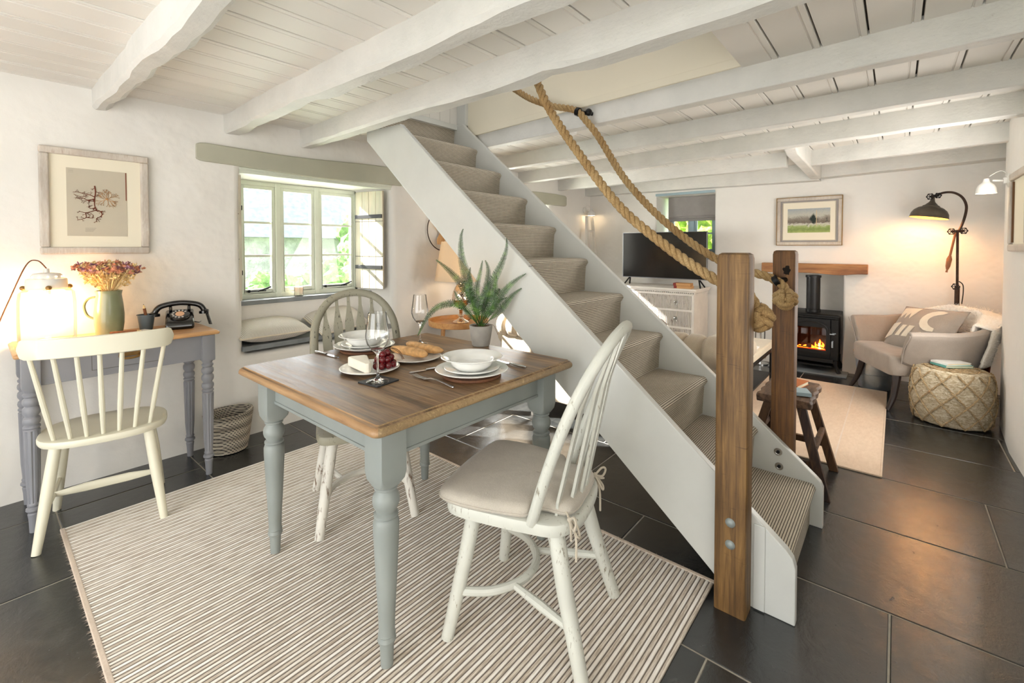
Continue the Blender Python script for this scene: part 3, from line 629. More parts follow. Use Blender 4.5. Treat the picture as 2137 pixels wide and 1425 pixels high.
def step(k):
    y,z=ny(k),nz(k); yn=ny(k+1)+.022; zp=nz(k-1)
    prof=[(y+.022,zp+.0),(y+.020,zp+.06),(y+.014,z-.055)]
    for a in range(0,7): t=PI+ -a*PI/2/6; prof.append((y+.022+.024*math.cos(t)*1.0, z-.024+.024*math.sin(PI-t)))
    prof+= [(y+.08,z),(y+.15,z-.001),(yn,z)]
    if k==11: prof=prof[:3]+[(y+.014,z-.01)]
    prof=[(a,b) for a,b in prof]
    n=len(prof); vs=[];uv=[];L=0;Ls=[]
    for i,p in enumerate(prof):
        if i: L+=math.dist(p,prof[i-1])
        Ls.append(L)
    nx=12; x0,x1=LX1,RX0
    bm=bmesh.new(); uvl=bm.loops.layers.uv.new('UVMap'); g=[]
    for i,p in enumerate(prof):
        row=[]
        for j in range(nx+1):
            x=x0+(x1-x0)*j/nx; e=min(j,nx-j)/nx; dz=-.006*math.exp(-((e)/.06)**2) if i>2 else 0
            row.append(bm.verts.new((x,p[0],p[1]+dz)))
        g.append(row)
    for i in range(n-1):
        for j in range(nx):
            f=bm.faces.new((g[i][j],g[i][j+1],g[i+1][j+1],g[i+1][j]))
            for lp,(a,b) in zip(f.loops,((i,j),(i,j+1),(i+1,j+1),(i+1,j))): lp[uvl].uv=(x0+(x1-x0)*b/nx,Ls[a])
    # closed wooden step underneath
    bv=[bm.verts.new(q) for q in ((x0,y+.05,zp-.0),(x1,y+.05,zp-.0),(x0,y+.05,z-.035),(x1,y+.05,z-.035),(x0,yn,z-.035),(x1,yn,z-.035))]
    for f in ((0,1,3,2),(2,3,5,4)): bm.faces.new([bv[i] for i in f])
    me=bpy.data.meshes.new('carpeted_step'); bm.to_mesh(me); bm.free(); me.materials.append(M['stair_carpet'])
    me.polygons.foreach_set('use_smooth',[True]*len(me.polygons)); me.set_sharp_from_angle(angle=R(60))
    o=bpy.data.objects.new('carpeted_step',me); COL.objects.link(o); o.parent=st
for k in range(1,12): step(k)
for (y,z) in ((.424,.308),(.419,.239)):
    w_=MB().lathe([(.0,0),(.018,0),(.018,.003),(.013,.0035),(.013,.001),(0.0,.001)],(RX0-.003,y,z),16,(-1,0,0)).build('bolt_washer',M['steel'],st)
    MB().lathe([(.0,0),(.008,0),(.008,.006),(.0,.007)],(RX0-.003,y,z),6,(-1,0,0)).build('bolt_head',M['iron'],w_)
MB().box((LX0-.006,.3395,.004),(LX0,.376,.31)).build('cover_strip',M['stringer'],st,smooth=0,bevel=.002)
MB().box((LX0+.002,1.404,1.195),(LX1-.003,1.4055,1.2025)).build('joint_line',M['dark_gap'],st,smooth=0)
# ------------------------------------------------------------------ newel posts
def post(x0,x1,y0,y1,h,mat,label):
    t=thing('newel_post',label,'post',((x0+x1)/2,(y0+y1)/2,0)); a,b=(x1-x0)/2,(y1-y0)/2
    MB().rings([rr for rr in [[(u,v,z) for u,v in rrect(-a+i,-b+i,a-i,b-i,.008,2)] for z,i in ((0,0),(h-.02,0),(h-.006,.003),(h,.012))]]).build('oak_shaft',mat,t,smooth=40)
    return t
p1=post(1.703,1.789,.383,.488,1.278,M['oak_post'],'square weathered oak post bolted to the foot of the near stair side')
for z in (.328,.250): MB().lathe([(.0,.0085),(.006,.008),(.013,.005),(.0165,.001),(.0165,-.002),(0,-.002)],(-.043,-.002,z),18,(-1,0,0)).build('bolt_cap',M['bolt'],p1)
p2=post(2.536,2.622,.368,.466,1.282,M['oak_post2'],'square honey-coloured oak post at the far stair side, round dark burn near its top')
bp=[]
for i in range(26):
    a=2*PI*i/26; q=.0155*(1+.45*noise.noise(Vector((math.cos(a)*1.6,math.sin(a)*1.6,2)))+.25*noise.noise(Vector((math.cos(a)*5,math.sin(a)*5,7)))); bp.append((-.012+q*math.cos(a),1.185+q*1.35*math.sin(a)))
MB().prism(bp,-.0436,-.0425,'YZ').build('burn_mark',plain('charred_oak','#1a1008',.95,var=.5,vs=90,bst=.5),p2,smooth=0)
# ------------------------------------------------------------------ ropes
def rope_mesh(path,Rr=.0205,pitch=.098,step=.0085):
    pts=spline(path,26); L=[0]
    for a,b in zip(pts,pts[1:]): L.append(L[-1]+(b-a).length)
    N=int(L[-1]/step); res=[]; j=0
    for i in range(N+1):
        s=L[-1]*i/N
        while j<len(L)-2 and L[j+1]<s: j+=1
        t=(s-L[j])/max(1e-6,L[j+1]-L[j]); res.append(pts[j].lerp(pts[j+1],t))
    mb=MB(); up=Vector((0,0,1)); fr=[]
    for i,p in enumerate(res):
        d=(res[min(i+1,N)]-res[max(i-1,0)]).normalized(); u=(up-d*up.dot(d)); u=u.normalized() if u.length>1e-4 else Vector((1,0,0)); up=u; fr.append((p,u,d.cross(u)))
    for k in range(3):
        q=[]
        for i,(p,u,w) in enumerate(fr):
            a=2*PI*(L[-1]*i/N/pitch+k/3); q.append(p+(u*math.cos(a)+w*math.sin(a))*Rr*.57)
        mb.tube(q,Rr*.50,9)
    return mb
def knot(c,r,parent,seed=0):
    mb=MB(); c=Vector(c); mb.sphere(c,r*.55,12,8)
    tilt=Matrix.Rotation(.55+seed*.3,3,'Z')@Matrix.Rotation(.6,3,'X')
    for n_,ax in enumerate(((1,0,0),(0,1,0),(0,0,1))):
        e=[Vector((0,1,0)),Vector((0,0,1)),Vector((1,0,0))][n_]; ax=Vector(ax); g=ax.cross(e)
        for off in (-.27,.27):
            pts=[]
            for i in range(33):
                a=2*PI*i/32; rr=r*(.66+.13*math.cos(2*a)); pts.append(c+tilt@(e*rr*math.cos(a)+g*rr*math.sin(a)+ax*off*r))
            mb.tube(pts,r*.262,9)
    return mb.build('end_knot',M['rope'],parent,smooth=60)
ra=thing('rope_handrail','thick twisted rope handrail running down to the near oak post','rope',(1.84,.44,1.15))
def off(o,pts): return [tuple(Vector(p)-o.location) for p in pts]
path1=[(1.84,1.50,2.42),(1.835,1.40,2.16),(1.838,1.30,1.955),(1.84,1.09,1.665),(1.845,.92,1.46),(1.842,.73,1.305),(1.836,.60,1.215),(1.83,.515,1.168),(1.828,.44,1.135)]
rope_mesh(off(ra,path1)).build('rope',M['rope'],ra,smooth=60)
rope_mesh(off(ra,[(1.828,.44,1.14),(1.832,.415,1.125),(1.84,.40,1.10),(1.842,.392,1.07)])).build('rope_tail',M['rope'],ra,smooth=60)
knot(Vector((1.848,.378,1.040))-ra.location,.050,ra,2)
MB().lathe([(.024,-.012),(.027,-.010),(.027,.010),(.024,.012)],off(ra,[(1.83,.45,1.142)])[0],14,(0,1,-.5)).build('rope_clip',M['iron'],ra)
MB().tube(off(ra,[(1.789,.45,1.142),(1.815,.45,1.142)]),.012,10).build('bracket',M['iron'],ra)
rb=thing('rope_handrail','thick twisted rope handrail looped on the ceiling beam and the far oak post','rope',(2.47,.42,1.13))
path2=[(2.40,2.10,2.44),(2.41,1.99,2.36),(2.40,1.86,2.275),(2.405,1.70,2.20),(2.41,1.56,2.155),(2.40,1.495,2.12),(2.41,1.455,2.07),(2.44,1.38,1.96),(2.45,1.225,1.71),(2.45,1.07,1.53),(2.45,.93,1.40),(2.455,.80,1.298),(2.47,.68,1.222),(2.48,.56,1.178),(2.49,.48,1.155),(2.495,.428,1.128)]
rope_mesh(off(rb,path2)).build('rope',M['rope'],rb,smooth=60)
rope_mesh(off(rb,[(2.495,.43,1.13),(2.497,.412,1.112),(2.498,.405,1.09),(2.495,.405,1.07)])).build('rope_tail',M['rope'],rb,smooth=60)
knot(Vector((2.49,.402,1.052))-rb.location,.052,rb,4)
MB().lathe([(.024,-.012),(.027,-.010),(.027,.010),(.024,.012)],off(rb,[(2.493,.442,1.137)])[0],14,(0,1,-.6)).build('rope_clip',M['iron'],rb)
MB().tube(off(rb,[(2.493,.425,1.14),(2.536,.41,1.14)]),.012,10).build('bracket',M['iron'],rb)
MB().lathe([(.024,-.012),(.027,-.010),(.027,.010),(.024,.012)],off(rb,[(2.40,1.50,2.123)])[0],14,(0,1,.4)).tube(off(rb,[(2.40,1.49,2.12),(2.47,1.44,2.115)]),.012,10).sphere(off(rb,[(2.425,1.44,2.115)])[0],.022,12,8).build('beam_bracket',M['iron'],rb)

# ------------------------------------------------------------------ dining table
TX0,TX1,TY0,TY1,TZ=.70,1.71,1.08,2.10,.80
table=thing('dining_table','square pine-topped dining table with turned grey-green painted legs','table',((TX0+TX1)/2,(TY0+TY1)/2,0))
hx,hy=(TX1-TX0)/2,(TY1-TY0)/2
def topmesh(hx,hy,z,th,r=.03):
    lv=[(.022,z-th),(.006,z-th+.002),(.0,z-th+.008),(.0,z-th+.016),(.003,z-.012),(.010,z-.006),(.018,z-.0035),(.020,z)]
    return [[(u,v,zz) for u,v in rrect(-hx+i,-hy+i,hx-i,hy-i,max(.004,r-i),5)] for i,zz in lv]
rs=topmesh(hx,hy,TZ,.034)
mb=MB(); mb.rings(rs)
top_o=mb.build('tabletop',[M['tabletop'],M['table_edge'],M['table_end']],table,smooth=50)
for p in top_o.data.polygons:
    n=p.normal
    if n.z>.9: p.material_index=0
    elif abs(n.y)>abs(n.x): p.material_index=2
    else: p.material_index=1
lx,ly=hx-.105,hy-.107
mb=MB()
def apron_x(y,dy,s): 
    return MB().box((-lx,min(y,y+dy),.655),(lx,max(y,y+dy),.766)).box((-lx,min(y-s*.004,y+dy),.652),(lx,max(y-s*.004,y+dy),.664))
apron_x(-ly-.012,.022,1).build('apron',M['table_paint'],table,smooth=0,bevel=.002)
apron_x(ly+.012,-.022,-1).build('apron',M['table_paint'],table,smooth=0,bevel=.002)
for s in (-1,1):
    a,b=sorted((s*(lx+.012),s*(lx-.01))); c,d=sorted((s*(lx+.016),s*(lx-.01)))
    MB().box((a,-ly,.655),(b,ly,.766)).box((c,-ly,.652),(d,ly,.664)).build('apron',M['table_paint'],table,smooth=0,bevel=.002)
def table_leg(x,y):
    mb=MB(); w=.045
    rs=[]
    for z,ww,rad in ((.766,w,.002),(.615,w,.002),(.592,w*.98,.012),(.575,w*.86,.03)): rs.append([(x+u,y+v,z) for u,v in rrect(-ww,-ww,ww,ww,min(rad,ww*.8),4)])
    mb.rings(list(reversed(rs)))
    prof=[(.0,.0085),(.019,.0085),(.0205,.05),(.022,.082),(.027,.086),(.0285,.092),(.026,.099),(.0245,.104),(.027,.108),(.0245,.115),(.0255,.16),(.031,.26),(.036,.36),(.0395,.43),(.0395,.458),(.036,.470),(.032,.474),(.037,.478),(.037,.485),(.030,.490),(.031,.497),(.037,.506),(.041,.520),(.041,.532),(.037,.545),(.031,.553),(.029,.558),(.035,.562),(.036,.568),(.030,.574),(.034,.580)]
    mb.lathe(prof,(x,y,0),28)
    mb.build('leg',M['table_paint'],table,smooth=32)
for sx in (-1,1):
    for sy in (-1,1): table_leg(sx*(lx+.0),sy*(ly+.0))

# ------------------------------------------------------------------ chairs
def hoop_pts():
    return spline([(-.188,-.075,.445),(-.203,-.125,.60),(-.212,-.185,.765),(-.195,-.245,.90),(-.12,-.298,1.002),(0,-.318,1.035),(.12,-.298,1.002),(.195,-.245,.90),(.212,-.185,.765),(.203,-.125,.60),(.188,-.075,.445)],7)
def hoop_at(x):
    h=[p for p in hoop_pts() if p.z>.78]; return min(h,key=lambda p:abs(p.x-x))
def hoop_chair(label,loc,rz,mat,legmat,wide=.0235,cushion=False,paddle=1):
    t=thing('dining_chair',label,'chair',loc,rz)
    # seat
    out=[]
    ctl=[(0,-.215),(.11,-.205),(.185,-.155),(.205,-.06),(.215,.06),(.218,.17),(.195,.225),(.10,.243),(0,.246)]
    right=spline([(a,b,0) for a,b in ctl],4); pts=[(p.x,p.y) for p in right]+[(-p.x,p.y) for p in reversed(right)][1:-1]
    rs=[[(x*k,y*k,z) for x,y in pts] for k,z in ((.93,.410),(.985,.416),(1.0,.428),(1.0,.444),(.985,.452),(.95,.455),(.5,.449),(.1,.446))]
    MB().rings(rs).build('seat',mat,t,smooth=40)
    for sx in (-1,1):
        MB().tube([(sx*.213,.215,0),(sx*.175,.17,.25),(sx*.148,.145,.418)],[.0205,.025,.026],12).build('leg',legmat,t)
        MB().tube([(sx*.205,-.245,0),(sx*.165,-.175,.25),(sx*.14,-.135,.418)],[.021,.026,.027],12).build('leg',legmat,t)
    bow=spline([(-.188,.185,.150),(-.15,.085,.155),(-.08,.018,.158),(0,-.005,.16),(.08,.018,.158),(.15,.085,.155),(.188,.185,.150)],5)
    MB().tube(bow,.0145,10).build('crinoline_stretcher',legmat,t)
    for sx in (-1,1): MB().tube([(sx*.095,.028,.157),(sx*.14,-.09,.155),(sx*.184,-.21,.150)],[.011,.0155,.011],8).build('stretcher',legmat,t)
    MB().tube(hoop_pts(),.0185,12,flat=(1.12,.95)).build('hoop',mat,t)
    for i in range(6):
        u=(i-2.5)/2.5; xb=.125*u; yb=-.185+.05*u*u; tp=hoop_at(.155*u); p0=Vector((xb,yb,.45)); p1=Vector((.155*u,tp.y,tp.z-.008)); d=p1-p0
        nrm=Vector((0,-d.z,d.y)).normalized()
        ws=[(0,.009),(.05,.011),(.10,wide*.95),(.70,wide),(.74,wide*.98),(.90,.0085),(1,.0075)] if paddle else [(0,.008),(1,.008)]
        rs=[]
        bend=lambda s:Vector((0,.020*math.sin(s*PI),0))
        for s,w in ws:
            c=p0+d*s+bend(s); th=nrm*.0048; a=Vector((w,0,0)); rs.append([c-a-th,c+a-th,c+a+th,c-a+th])
        MB().rings(rs).build('splat',mat,t,smooth=0,bevel=.0015)
    if cushion:
        c=thing('seat_cushion','flat natural linen seat cushion with bow ties on the near white chair','cushion',loc,rz)
        ctl=[(0,-.20),(.10,-.195),(.135,-.17),(.14,-.10),(.165,-.075),(.20,-.05),(.222,.06),(.228,.18),(.205,.245),(.10,.262),(0,.265)]
        right=spline([(a,b,0) for a,b in ctl],4); pts=[(p.x,p.y) for p in right]+[(-p.x,p.y) for p in reversed(right)][1:-1]
        rs=[]
        for k,z in ((.90,.455),(.975,.458),(1.0,.466),(1.003,.474),(1.0,.482),(.975,.492),(.90,.499),(.7,.505),(.4,.507),(.1,.508)):
            rs.append([(x*k,y*k+.003,z+(.0 if k<.9 else .0)+.0025*noise.noise(Vector((x*9,y*9,z)))) for x,y in pts])
        MB().rings(rs).build('pad',M['linen'],c,smooth=70)
        MB().tube([(x*1.004,y*1.004+.003,.470) for x,y in pts]+[(pts[0][0],pts[0][1]*1.004+.003,.470)],.0032,6).build('piping',M['linen'],c)
        for sx in (-1,1):
            bx,by,bz=sx*.150,-.185,.462
            mb=MB()
            for lp in ([(0,0,0),(sx*.02,-.02,.022),(sx*.035,-.03,.012),(sx*.028,-.02,-.012),(0,0,0)],[(0,0,0),(-sx*.012,-.018,-.02),(-sx*.004,-.03,-.045),(sx*.012,-.024,-.035),(0,0,0)],[(0,0,0),(sx*.025,-.012,-.02),(sx*.05,-.02,-.03)],[(0,0,0),(-sx*.004,-.018,-.05),(-sx*.002,-.02,-.125)],[(0,0,0),(-sx*.02,.02,.012),(-sx*.03,.04,.016)]):
                mb.tube(spline([(bx+a,by+b,bz+cc) for a,b,cc in lp],5),.0038,6)
            mb.sphere((bx,by,bz),.009,8,6)
            mb.build('tie',M['tie'],c)
    return t
hoop_chair('distressed white hoop-back chair in the foreground with a linen cushion',(1.252,.965,0.008),math.atan2(.44,-.12)-PI/2,M['chair_white'],M['chair_white'],cushion=True,wide=.019)
hoop_chair('worn grey hoop-back chair with bottle-shaped splats on the window side of the table',(1.245,2.035,0.008),math.atan2(-.38,-.17)-PI/2,M['chair_grey'],M['leg_worn'])
def spindle_chair(label,loc,rz):
    t=thing('desk_chair',label,'chair',loc,rz); m=M['cream_paint']
    pts=[]
    for i in range(40):
        a=2*PI*i/40; c,s=math.cos(a),math.sin(a); e=2/2.7
        pts.append((.235*math.copysign(abs(c)**e,c),.200*math.copysign(abs(s)**e,s)))
    MB().rings([[(x*k,y*k,z) for x,y in pts] for k,z in ((.93,.413),(.98,.417),(1,.427),(1,.440),(.985,.446),(.95,.448),(.5,.442),(.1,.440))]).build('seat',m,t,smooth=40)
    for sx in (-1,1):
        MB().tube([(sx*.215,-.215,0),(sx*.185,-.165,.23),(sx*.160,-.13,.425)],[.0155,.022,.0215],12).build('leg',m,t)
        MB().tube([(sx*.205,.20,0),(sx*.18,.16,.23),(sx*.155,.125,.425)],[.0155,.021,.0205],12).build('leg',m,t)
        MB().tube([(sx*.198,-.185,.14),(sx*.19,0,.155),(sx*.188,.175,.17)],[.009,.013,.009],8).build('stretcher',m,t)
    MB().tube([(-.190,.0,.155),(-.08,.0,.158),(.08,.0,.158),(.190,.0,.155)],[.010,.019,.019,.010],10,flat=(1.1,.5)).build('stretcher',m,t)
    # comb rail
    rs=[]; n=28
    for i in range(n+1):
        u=-1+2*i/n; x=.262*math.sin(u*1.15)/math.sin(1.15); y=-.262+.075*u*u; e=min(1,(1-abs(u))/.16); h=.043*math.sqrt(max(.02,1-(1-e)**2)); zc=.870
        th=.0095*max(.35,min(1,e*1.6)); nn=Vector((-.15*u/.262,-1,0)).normalized(); c=Vector((x,y,zc))
        rs.append([c+nn*th*b+Vector((0,0,h*a)) for a,b in ((-1,-.6),(-.93,-1),(.93,-1),(1,-.6),(1,.6),(.93,1),(-.93,1),(-1,.6))])
    MB().rings(rs).build('comb_rail',m,t,smooth=40)
    for i in range(7):
        u=(i-3)/3; xb=.165*u; xt=.225*u; yb=-.160+.035*u*u; yt=-.258+.060*u*u
        MB().tube([(xb,yb,.44),(xb+(xt-xb)*.35,yb+(yt-yb)*.35,.58),(xt,yt,.836)],[.0078,.0108,.0085],10).build('spindle',m,t)
    return t
spindle_chair('cream spindle-back chair pulled up to the desk',(.403,2.915,0.0),math.atan2(.40,.085)-PI/2)

# ------------------------------------------------------------------ rugs
rx0,rx1,ry0,ry1=.235,1.83,.524,2.90
rug=thing('striped_rug','large cream ribbed rug under the dining table','rug',((rx0+rx1)/2,(ry0+ry1)/2,0))
mb=MB(); P_=.0155; prof=[]; hx_=(rx1-rx0)/2-.012; y=-round((ry1-ry0)/2/P_)*P_; Y1=-y
while y<Y1-1e-6:
    prof+=[(y+.0008,.0022),(y+.0026,.0058),(y+.0064,.0078),(y+.0102,.0072),(y+.0137,.0045)]; y+=P_
nx=10; rs=[]
for i in range(nx+1):
    x=-hx_+2*hx_*i/nx; rs.append([(x,a,b) for a,b in prof])
mb.rings(rs,False,False)
r_o=mb.build('ribbed_pile',M['rug'],rug,smooth=60,recalc=False)
for p in r_o.data.polygons: break
for s in (-1,1):
    a,b=sorted((s*(hx_-.003),s*(hx_+.014))); MB().box((a,-Y1,0.0005),(b,Y1,.0085)).build('bound_edge',M['rug_edge'],rug,smooth=0,bevel=.003)
mb=MB(); random.seed(3)
for s in (-1,1):
    for k in range(360):
        yy=random.uniform(-Y1,Y1); x=s*(hx_+.013); a=random.uniform(-.006,.006); l=random.uniform(.004,.016); mb.add([(x,yy-.0008,.003),(x,yy+.0008,.003),(x+s*l,yy+a,.0015+random.random()*.003)],[(0,1,2)])
mb.build('fringe_fibres',M['rug_edge'],rug,smooth=0,kind='stuff')
rug2=thing('jute_rug','plain beige woven rug in front of the wood stove','rug',(4.24,.85,0))
MB().box((-.96,-.80,.001),(.97,.79,.009)).build('weave',M['rug_beige'],rug2,smooth=0,bevel=.003)
MB().box((-.958,-.582,.009),(.968,-.574,.0105)).build('border_seam',M['rug_edge'],rug2,smooth=0)
MB().tube([(-.965,-.80,.006),(.975,-.80,.006)],.006,8).tube([(-.965,-.80,.006),(-.965,.79,.006)],.006,8).tube([(.975,-.80,.006),(.975,.79,.006)],.006,8).build('bound_edge',M['rug_beige'],rug2)

# ------------------------------------------------------------------ things on the dining table
def plate_prof(r,h=.018,well=.62,foot=.55):
    return [(0,.004),(r*foot,.004),(r*foot,0),(r*(foot+.04),0),(r*(foot+.05),.003),(r*.82,h*.7),(r*.97,h-.003),(r,h),(r*.985,h+.002),(r*.80,h*.72+.004),(r*well,.0075),(0,.007)]
def bowl_prof(r,h=.045): return [(0,.003),(r*.44,.003),(r*.44,0),(r*.48,0),(r*.53,.005),(r*.66,.018),(r*.705,h-.016),(r*.73,h-.011),(r*.97,h-.002),(r,h),(r*.985,h+.002),(r*.72,h-.007),(r*.68,h-.014),(r*.62,.018),(r*.46,.009),(0,.007)]
def lathe_thing(name,prof,mat,label,cat,loc,n=40,group=None):
    o=MB().lathe(prof,(0,0,0),n).build(name,mat,smooth=40); o.location=loc; return tag(o,label,cat,group)
def setting(x,y,who,big=.142):
    lathe_thing('placemat',[(0,0),(big*.78,0),(big*.8,.003),(big*.79,.011),(0,.011)],M['cork'],'round dark cork mat under the plates '+who,'placemat',(x,y,TZ))
    lathe_thing('dinner_plate',plate_prof(big,.018),M['china'],'large white dinner plate, lowest of the stack '+who,'plate',(x,y,TZ+.0115))
    lathe_thing('side_plate',plate_prof(big*.76,.015),M['china'],'smaller white plate between dinner plate and bowl '+who,'plate',(x,y,TZ+.0195))
    lathe_thing('rimmed_bowl',bowl_prof(big*.84,.048),M['china'],'wide-rimmed white bowl on top of the stack '+who,'bowl',(x,y,TZ+.0275))
setting(1.243,1.255,'at the near side of the table')
setting(1.215,2.0-.04,'at the window side of the table')
def fork(a,b,label):
    a=Vector(a); b=Vector(b); L=(b-a).length; t=thing('fork',label,'fork',tuple(a),math.atan2(b.y-a.y,b.x-a.x))
    rs=[]
    for s,w,z in ((0.30,.0105,.004),(.34,.012,.006),(.40,.009,.009),(.45,.0035,.011),(.6,.003,.012),(.8,.004,.008),(.97,.0055,.004),(1,.003,.004)):
        rs.append([(s*L,-w,z),(s*L,w,z),(s*L,w*.9,z+.0018),(s*L,-w*.9,z+.0018)])
    MB().rings(rs).build('handle',M['steel'],t,smooth=50)
    for k in range(4):
        y=-.0085+k*.00567; rs=[]
        for s,z,w in ((.31,.0045,.0018),(.15,.0025,.0016),(.04,.006,.0012),(0,.008,.0006)): rs.append([(s*L,y-w,z),(s*L,y+w,z),(s*L,y+w,z+.0016),(s*L,y-w,z+.0016)])
        MB().rings(rs).build('tine',M['steel'],t,smooth=50)
fork((1.09,1.418,TZ),(1.085,1.185,TZ),'steel fork lying beside the near plates, tines towards the cheese')
def knife(a,b,label):
    a=Vector(a); b=Vector(b); L=(b-a).length; t=thing('table_knife',label,'knife',tuple(a),math.atan2(b.y-a.y,b.x-a.x))
    MB().rings([[(s*L,-w,.002),(s*L,w,.002),(s*L,w,.0045),(s*L,-w,.0045)] for s,w in ((0,.001),(.04,.006),(.12,.0095),(.5,.009),(.54,.006))]).build('blade',M['steel'],t,smooth=0)
    MB().tube([(L*.54,0,.0055),(L*.6,0,.0055),(L*.9,0,.006),(L,0,.006)],[.0045,.0052,.0065,.004],10,flat=(.8,1.2)).build('handle',M['steel'],t)
knife((1.47,1.36,TZ),(1.452,1.150,TZ),'steel knife at the right of the near plates')
knife((1.10,1.46,TZ),(1.225,1.425,TZ),'steel butter knife lying behind the near plates')
knife((1.05,1.90,TZ),(1.035,2.09,TZ),'steel knife at the left of the window-side plates')
knife((1.36,1.74,TZ),(1.31,1.94,TZ),'steel knife between the window-side plates and the bread')
# cheese and grapes
lathe_thing('cheese_plate',plate_prof(.118,.014),M['china'],'white plate holding the cheese and the grapes','plate',(1.03,1.625,TZ))
ch=MB(); cpts=[(-.062,.048),(-.055,-.052),(.012,-.082),(.030,-.068),(.035,.01),(.01,.055)]
cpts=[(-.06,.02),(-.045,-.05),(.02,-.085),(.045,-.06),(.015,.045),(-.02,.06)]
cpts=[(.012,.082),(-.004,.078),(-.022,-.078),(-.010,-.088),(.004,-.08),(.066,.045),(.062,.058)]; ch.prism(cpts,0,.038); o=ch.build('cheese_wedge',M['cheese'],smooth=30,bevel=.005,seg=3); o.location=(.985,1.632,TZ+.0115); tag(o,'thick wedge of white-rinded soft cheese beside the grapes','cheese')
gr=thing('grape_bunch','bunch of dark red grapes on the cheese plate','grapes',(1.072,1.59,TZ+.012)); random.seed(11)
gpts=[(-.03,-.03,.012),(-.008,-.045,.012),(.018,-.038,.012),(.035,-.015,.012),(-.038,-.005,.012),(-.012,-.018,.012),(.012,-.012,.012),(.032,.014,.012),(-.02,.02,.012),(.005,.016,.012),(.02,.036,.012),(-.024,-.026,.034),(-.002,-.030,.034),(.020,-.020,.034),(-.028,.0,.034),(-.004,-.006,.034),(.020,.006,.034),(-.008,.020,.034),(.012,.026,.034),(-.014,-.014,.055),(.008,-.012,.055),(-.008,.008,.055),(.012,.010,.055)]
g0=None
for p in gpts:
    p=Vector(p)+Vector((random.uniform(-.003,.003),)*3)
    if g0 is None: g0=MB().sphere((0,0,0),.0135,14,10,(1,1,1.08)).build('grape',M['grape'],gr,smooth=180); g0.location=p
    else: c=g0.copy(); COL.objects.link(c); c.location=p; c.rotation_euler=(random.uniform(-.6,.6),random.uniform(-.6,.6),0)
MB().tube(spline([(0,0,.05),(.02,-.02,.075),(.05,-.035,.060),(.066,-.045,.025)],5),.0015,6).tube(spline([(.0,.0,.05),(.03,.01,.07),(.06,-.02,.05),(.07,-.03,.02)],5),.0013,6).build('grape_stalk',M['stem'],gr)
lathe_thing('bread_plate',plate_prof(.116,.014),M['china'],'grey-white plate under the two bread rolls','plate',(1.262,1.632,TZ))
def baguette(loc,rz,L,r,label,seed):
    rs=[]; n=44; m=20
    for i in range(n+1):
        u=-1+2*i/n; k=(max(.004,1-abs(u)**3))**.5*(1+.05*math.sin(i*.9+seed)*(1-abs(u))); cy=.010*math.sin(u*1.7+seed); ring=[]
        slash=math.exp(-((((u*2.6+seed*.3)%1)-.5)/.16)**2)
        for j in range(m):
            a=2*PI*j/m; top=max(0,math.sin(a)); q=Vector((u*L/2,cy+math.cos(a)*r*k,r*.80+math.sin(a)*r*k*.80-.10*r*slash*top**6*k))
            q+=Vector((0,math.cos(a),math.sin(a)))*.0016*noise.noise(q*90+Vector((seed,0,0))); q.z=max(q.z,.001); ring.append(q)
        rs.append(ring)
    t=tag(MB().rings(rs).build('bread_baton',M['bread'],smooth=180),label,'bread'); t.location=loc; t.rotation_euler=(0,0,rz)
baguette((1.245,1.655,TZ+.0125),R(-88),.235,.0255,'crusty bread baton, the front one of the two',1)
baguette((1.345,1.672,TZ+.0135),R(-86),.26,.0245,'crusty bread baton, the one lying behind',4)
o=MB().box((-.052,-.052,0),(.052,.052,.006)).build('coaster',M['slate_coaster'],smooth=0,bevel=.0015); o.location=(.958,1.455,TZ); o.rotation_euler=(0,0,R(8)); tag(o,'square slate coaster under the near wine glass','coaster')
def wine_glass(x,y,z,s,label):
    outer=[(0,0),(.0385,0),(.0385,.0015),(.030,.004),(.012,.009),(.0055,.016),(.0038,.030),(.0036,.075),(.0045,.092),(.010,.101),(.022,.112),(.035,.130),(.0405,.150),(.0405,.163),(.037,.190),(.0325,.220),(.0305,.2385)]
    inner=[(.0298,.2385),(.0318,.2200),(.0362,.190),(.0397,.163),(.0397,.150),(.0342,.1305),(.0212,.113),(.010,.105),(0,.1035)]
    t=thing('wine_glass',label,'wine glass',(x,y,z))
    MB().lathe([(r*s,h*s) for r,h in outer[:11]]+[(0,.1035*s)],(0,0,0),36).build('stem',M['glass'],t,smooth=60)
    MB().lathe([(r*s,h*s) for r,h in outer[10:]],(0,0,0),40,cap=False).lathe([(.0305*s,.2382*s),(.0312*s,.2390*s),(.0303*s,.2396*s),(.0296*s,.2388*s)],(0,0,0),40,cap=False).build('bowl',M['bowl_glass'],t,smooth=80)
    return t
wine_glass(.95,1.448,TZ+.0062,1.06,'empty wine glass in front of the grapes, standing on a coaster')
wine_glass(1.472,1.862,TZ+.0002,1.06,'empty wine glass behind the bread, in front of the bedside-style lamp'.replace('bedside-style lamp','pale table lamp'))
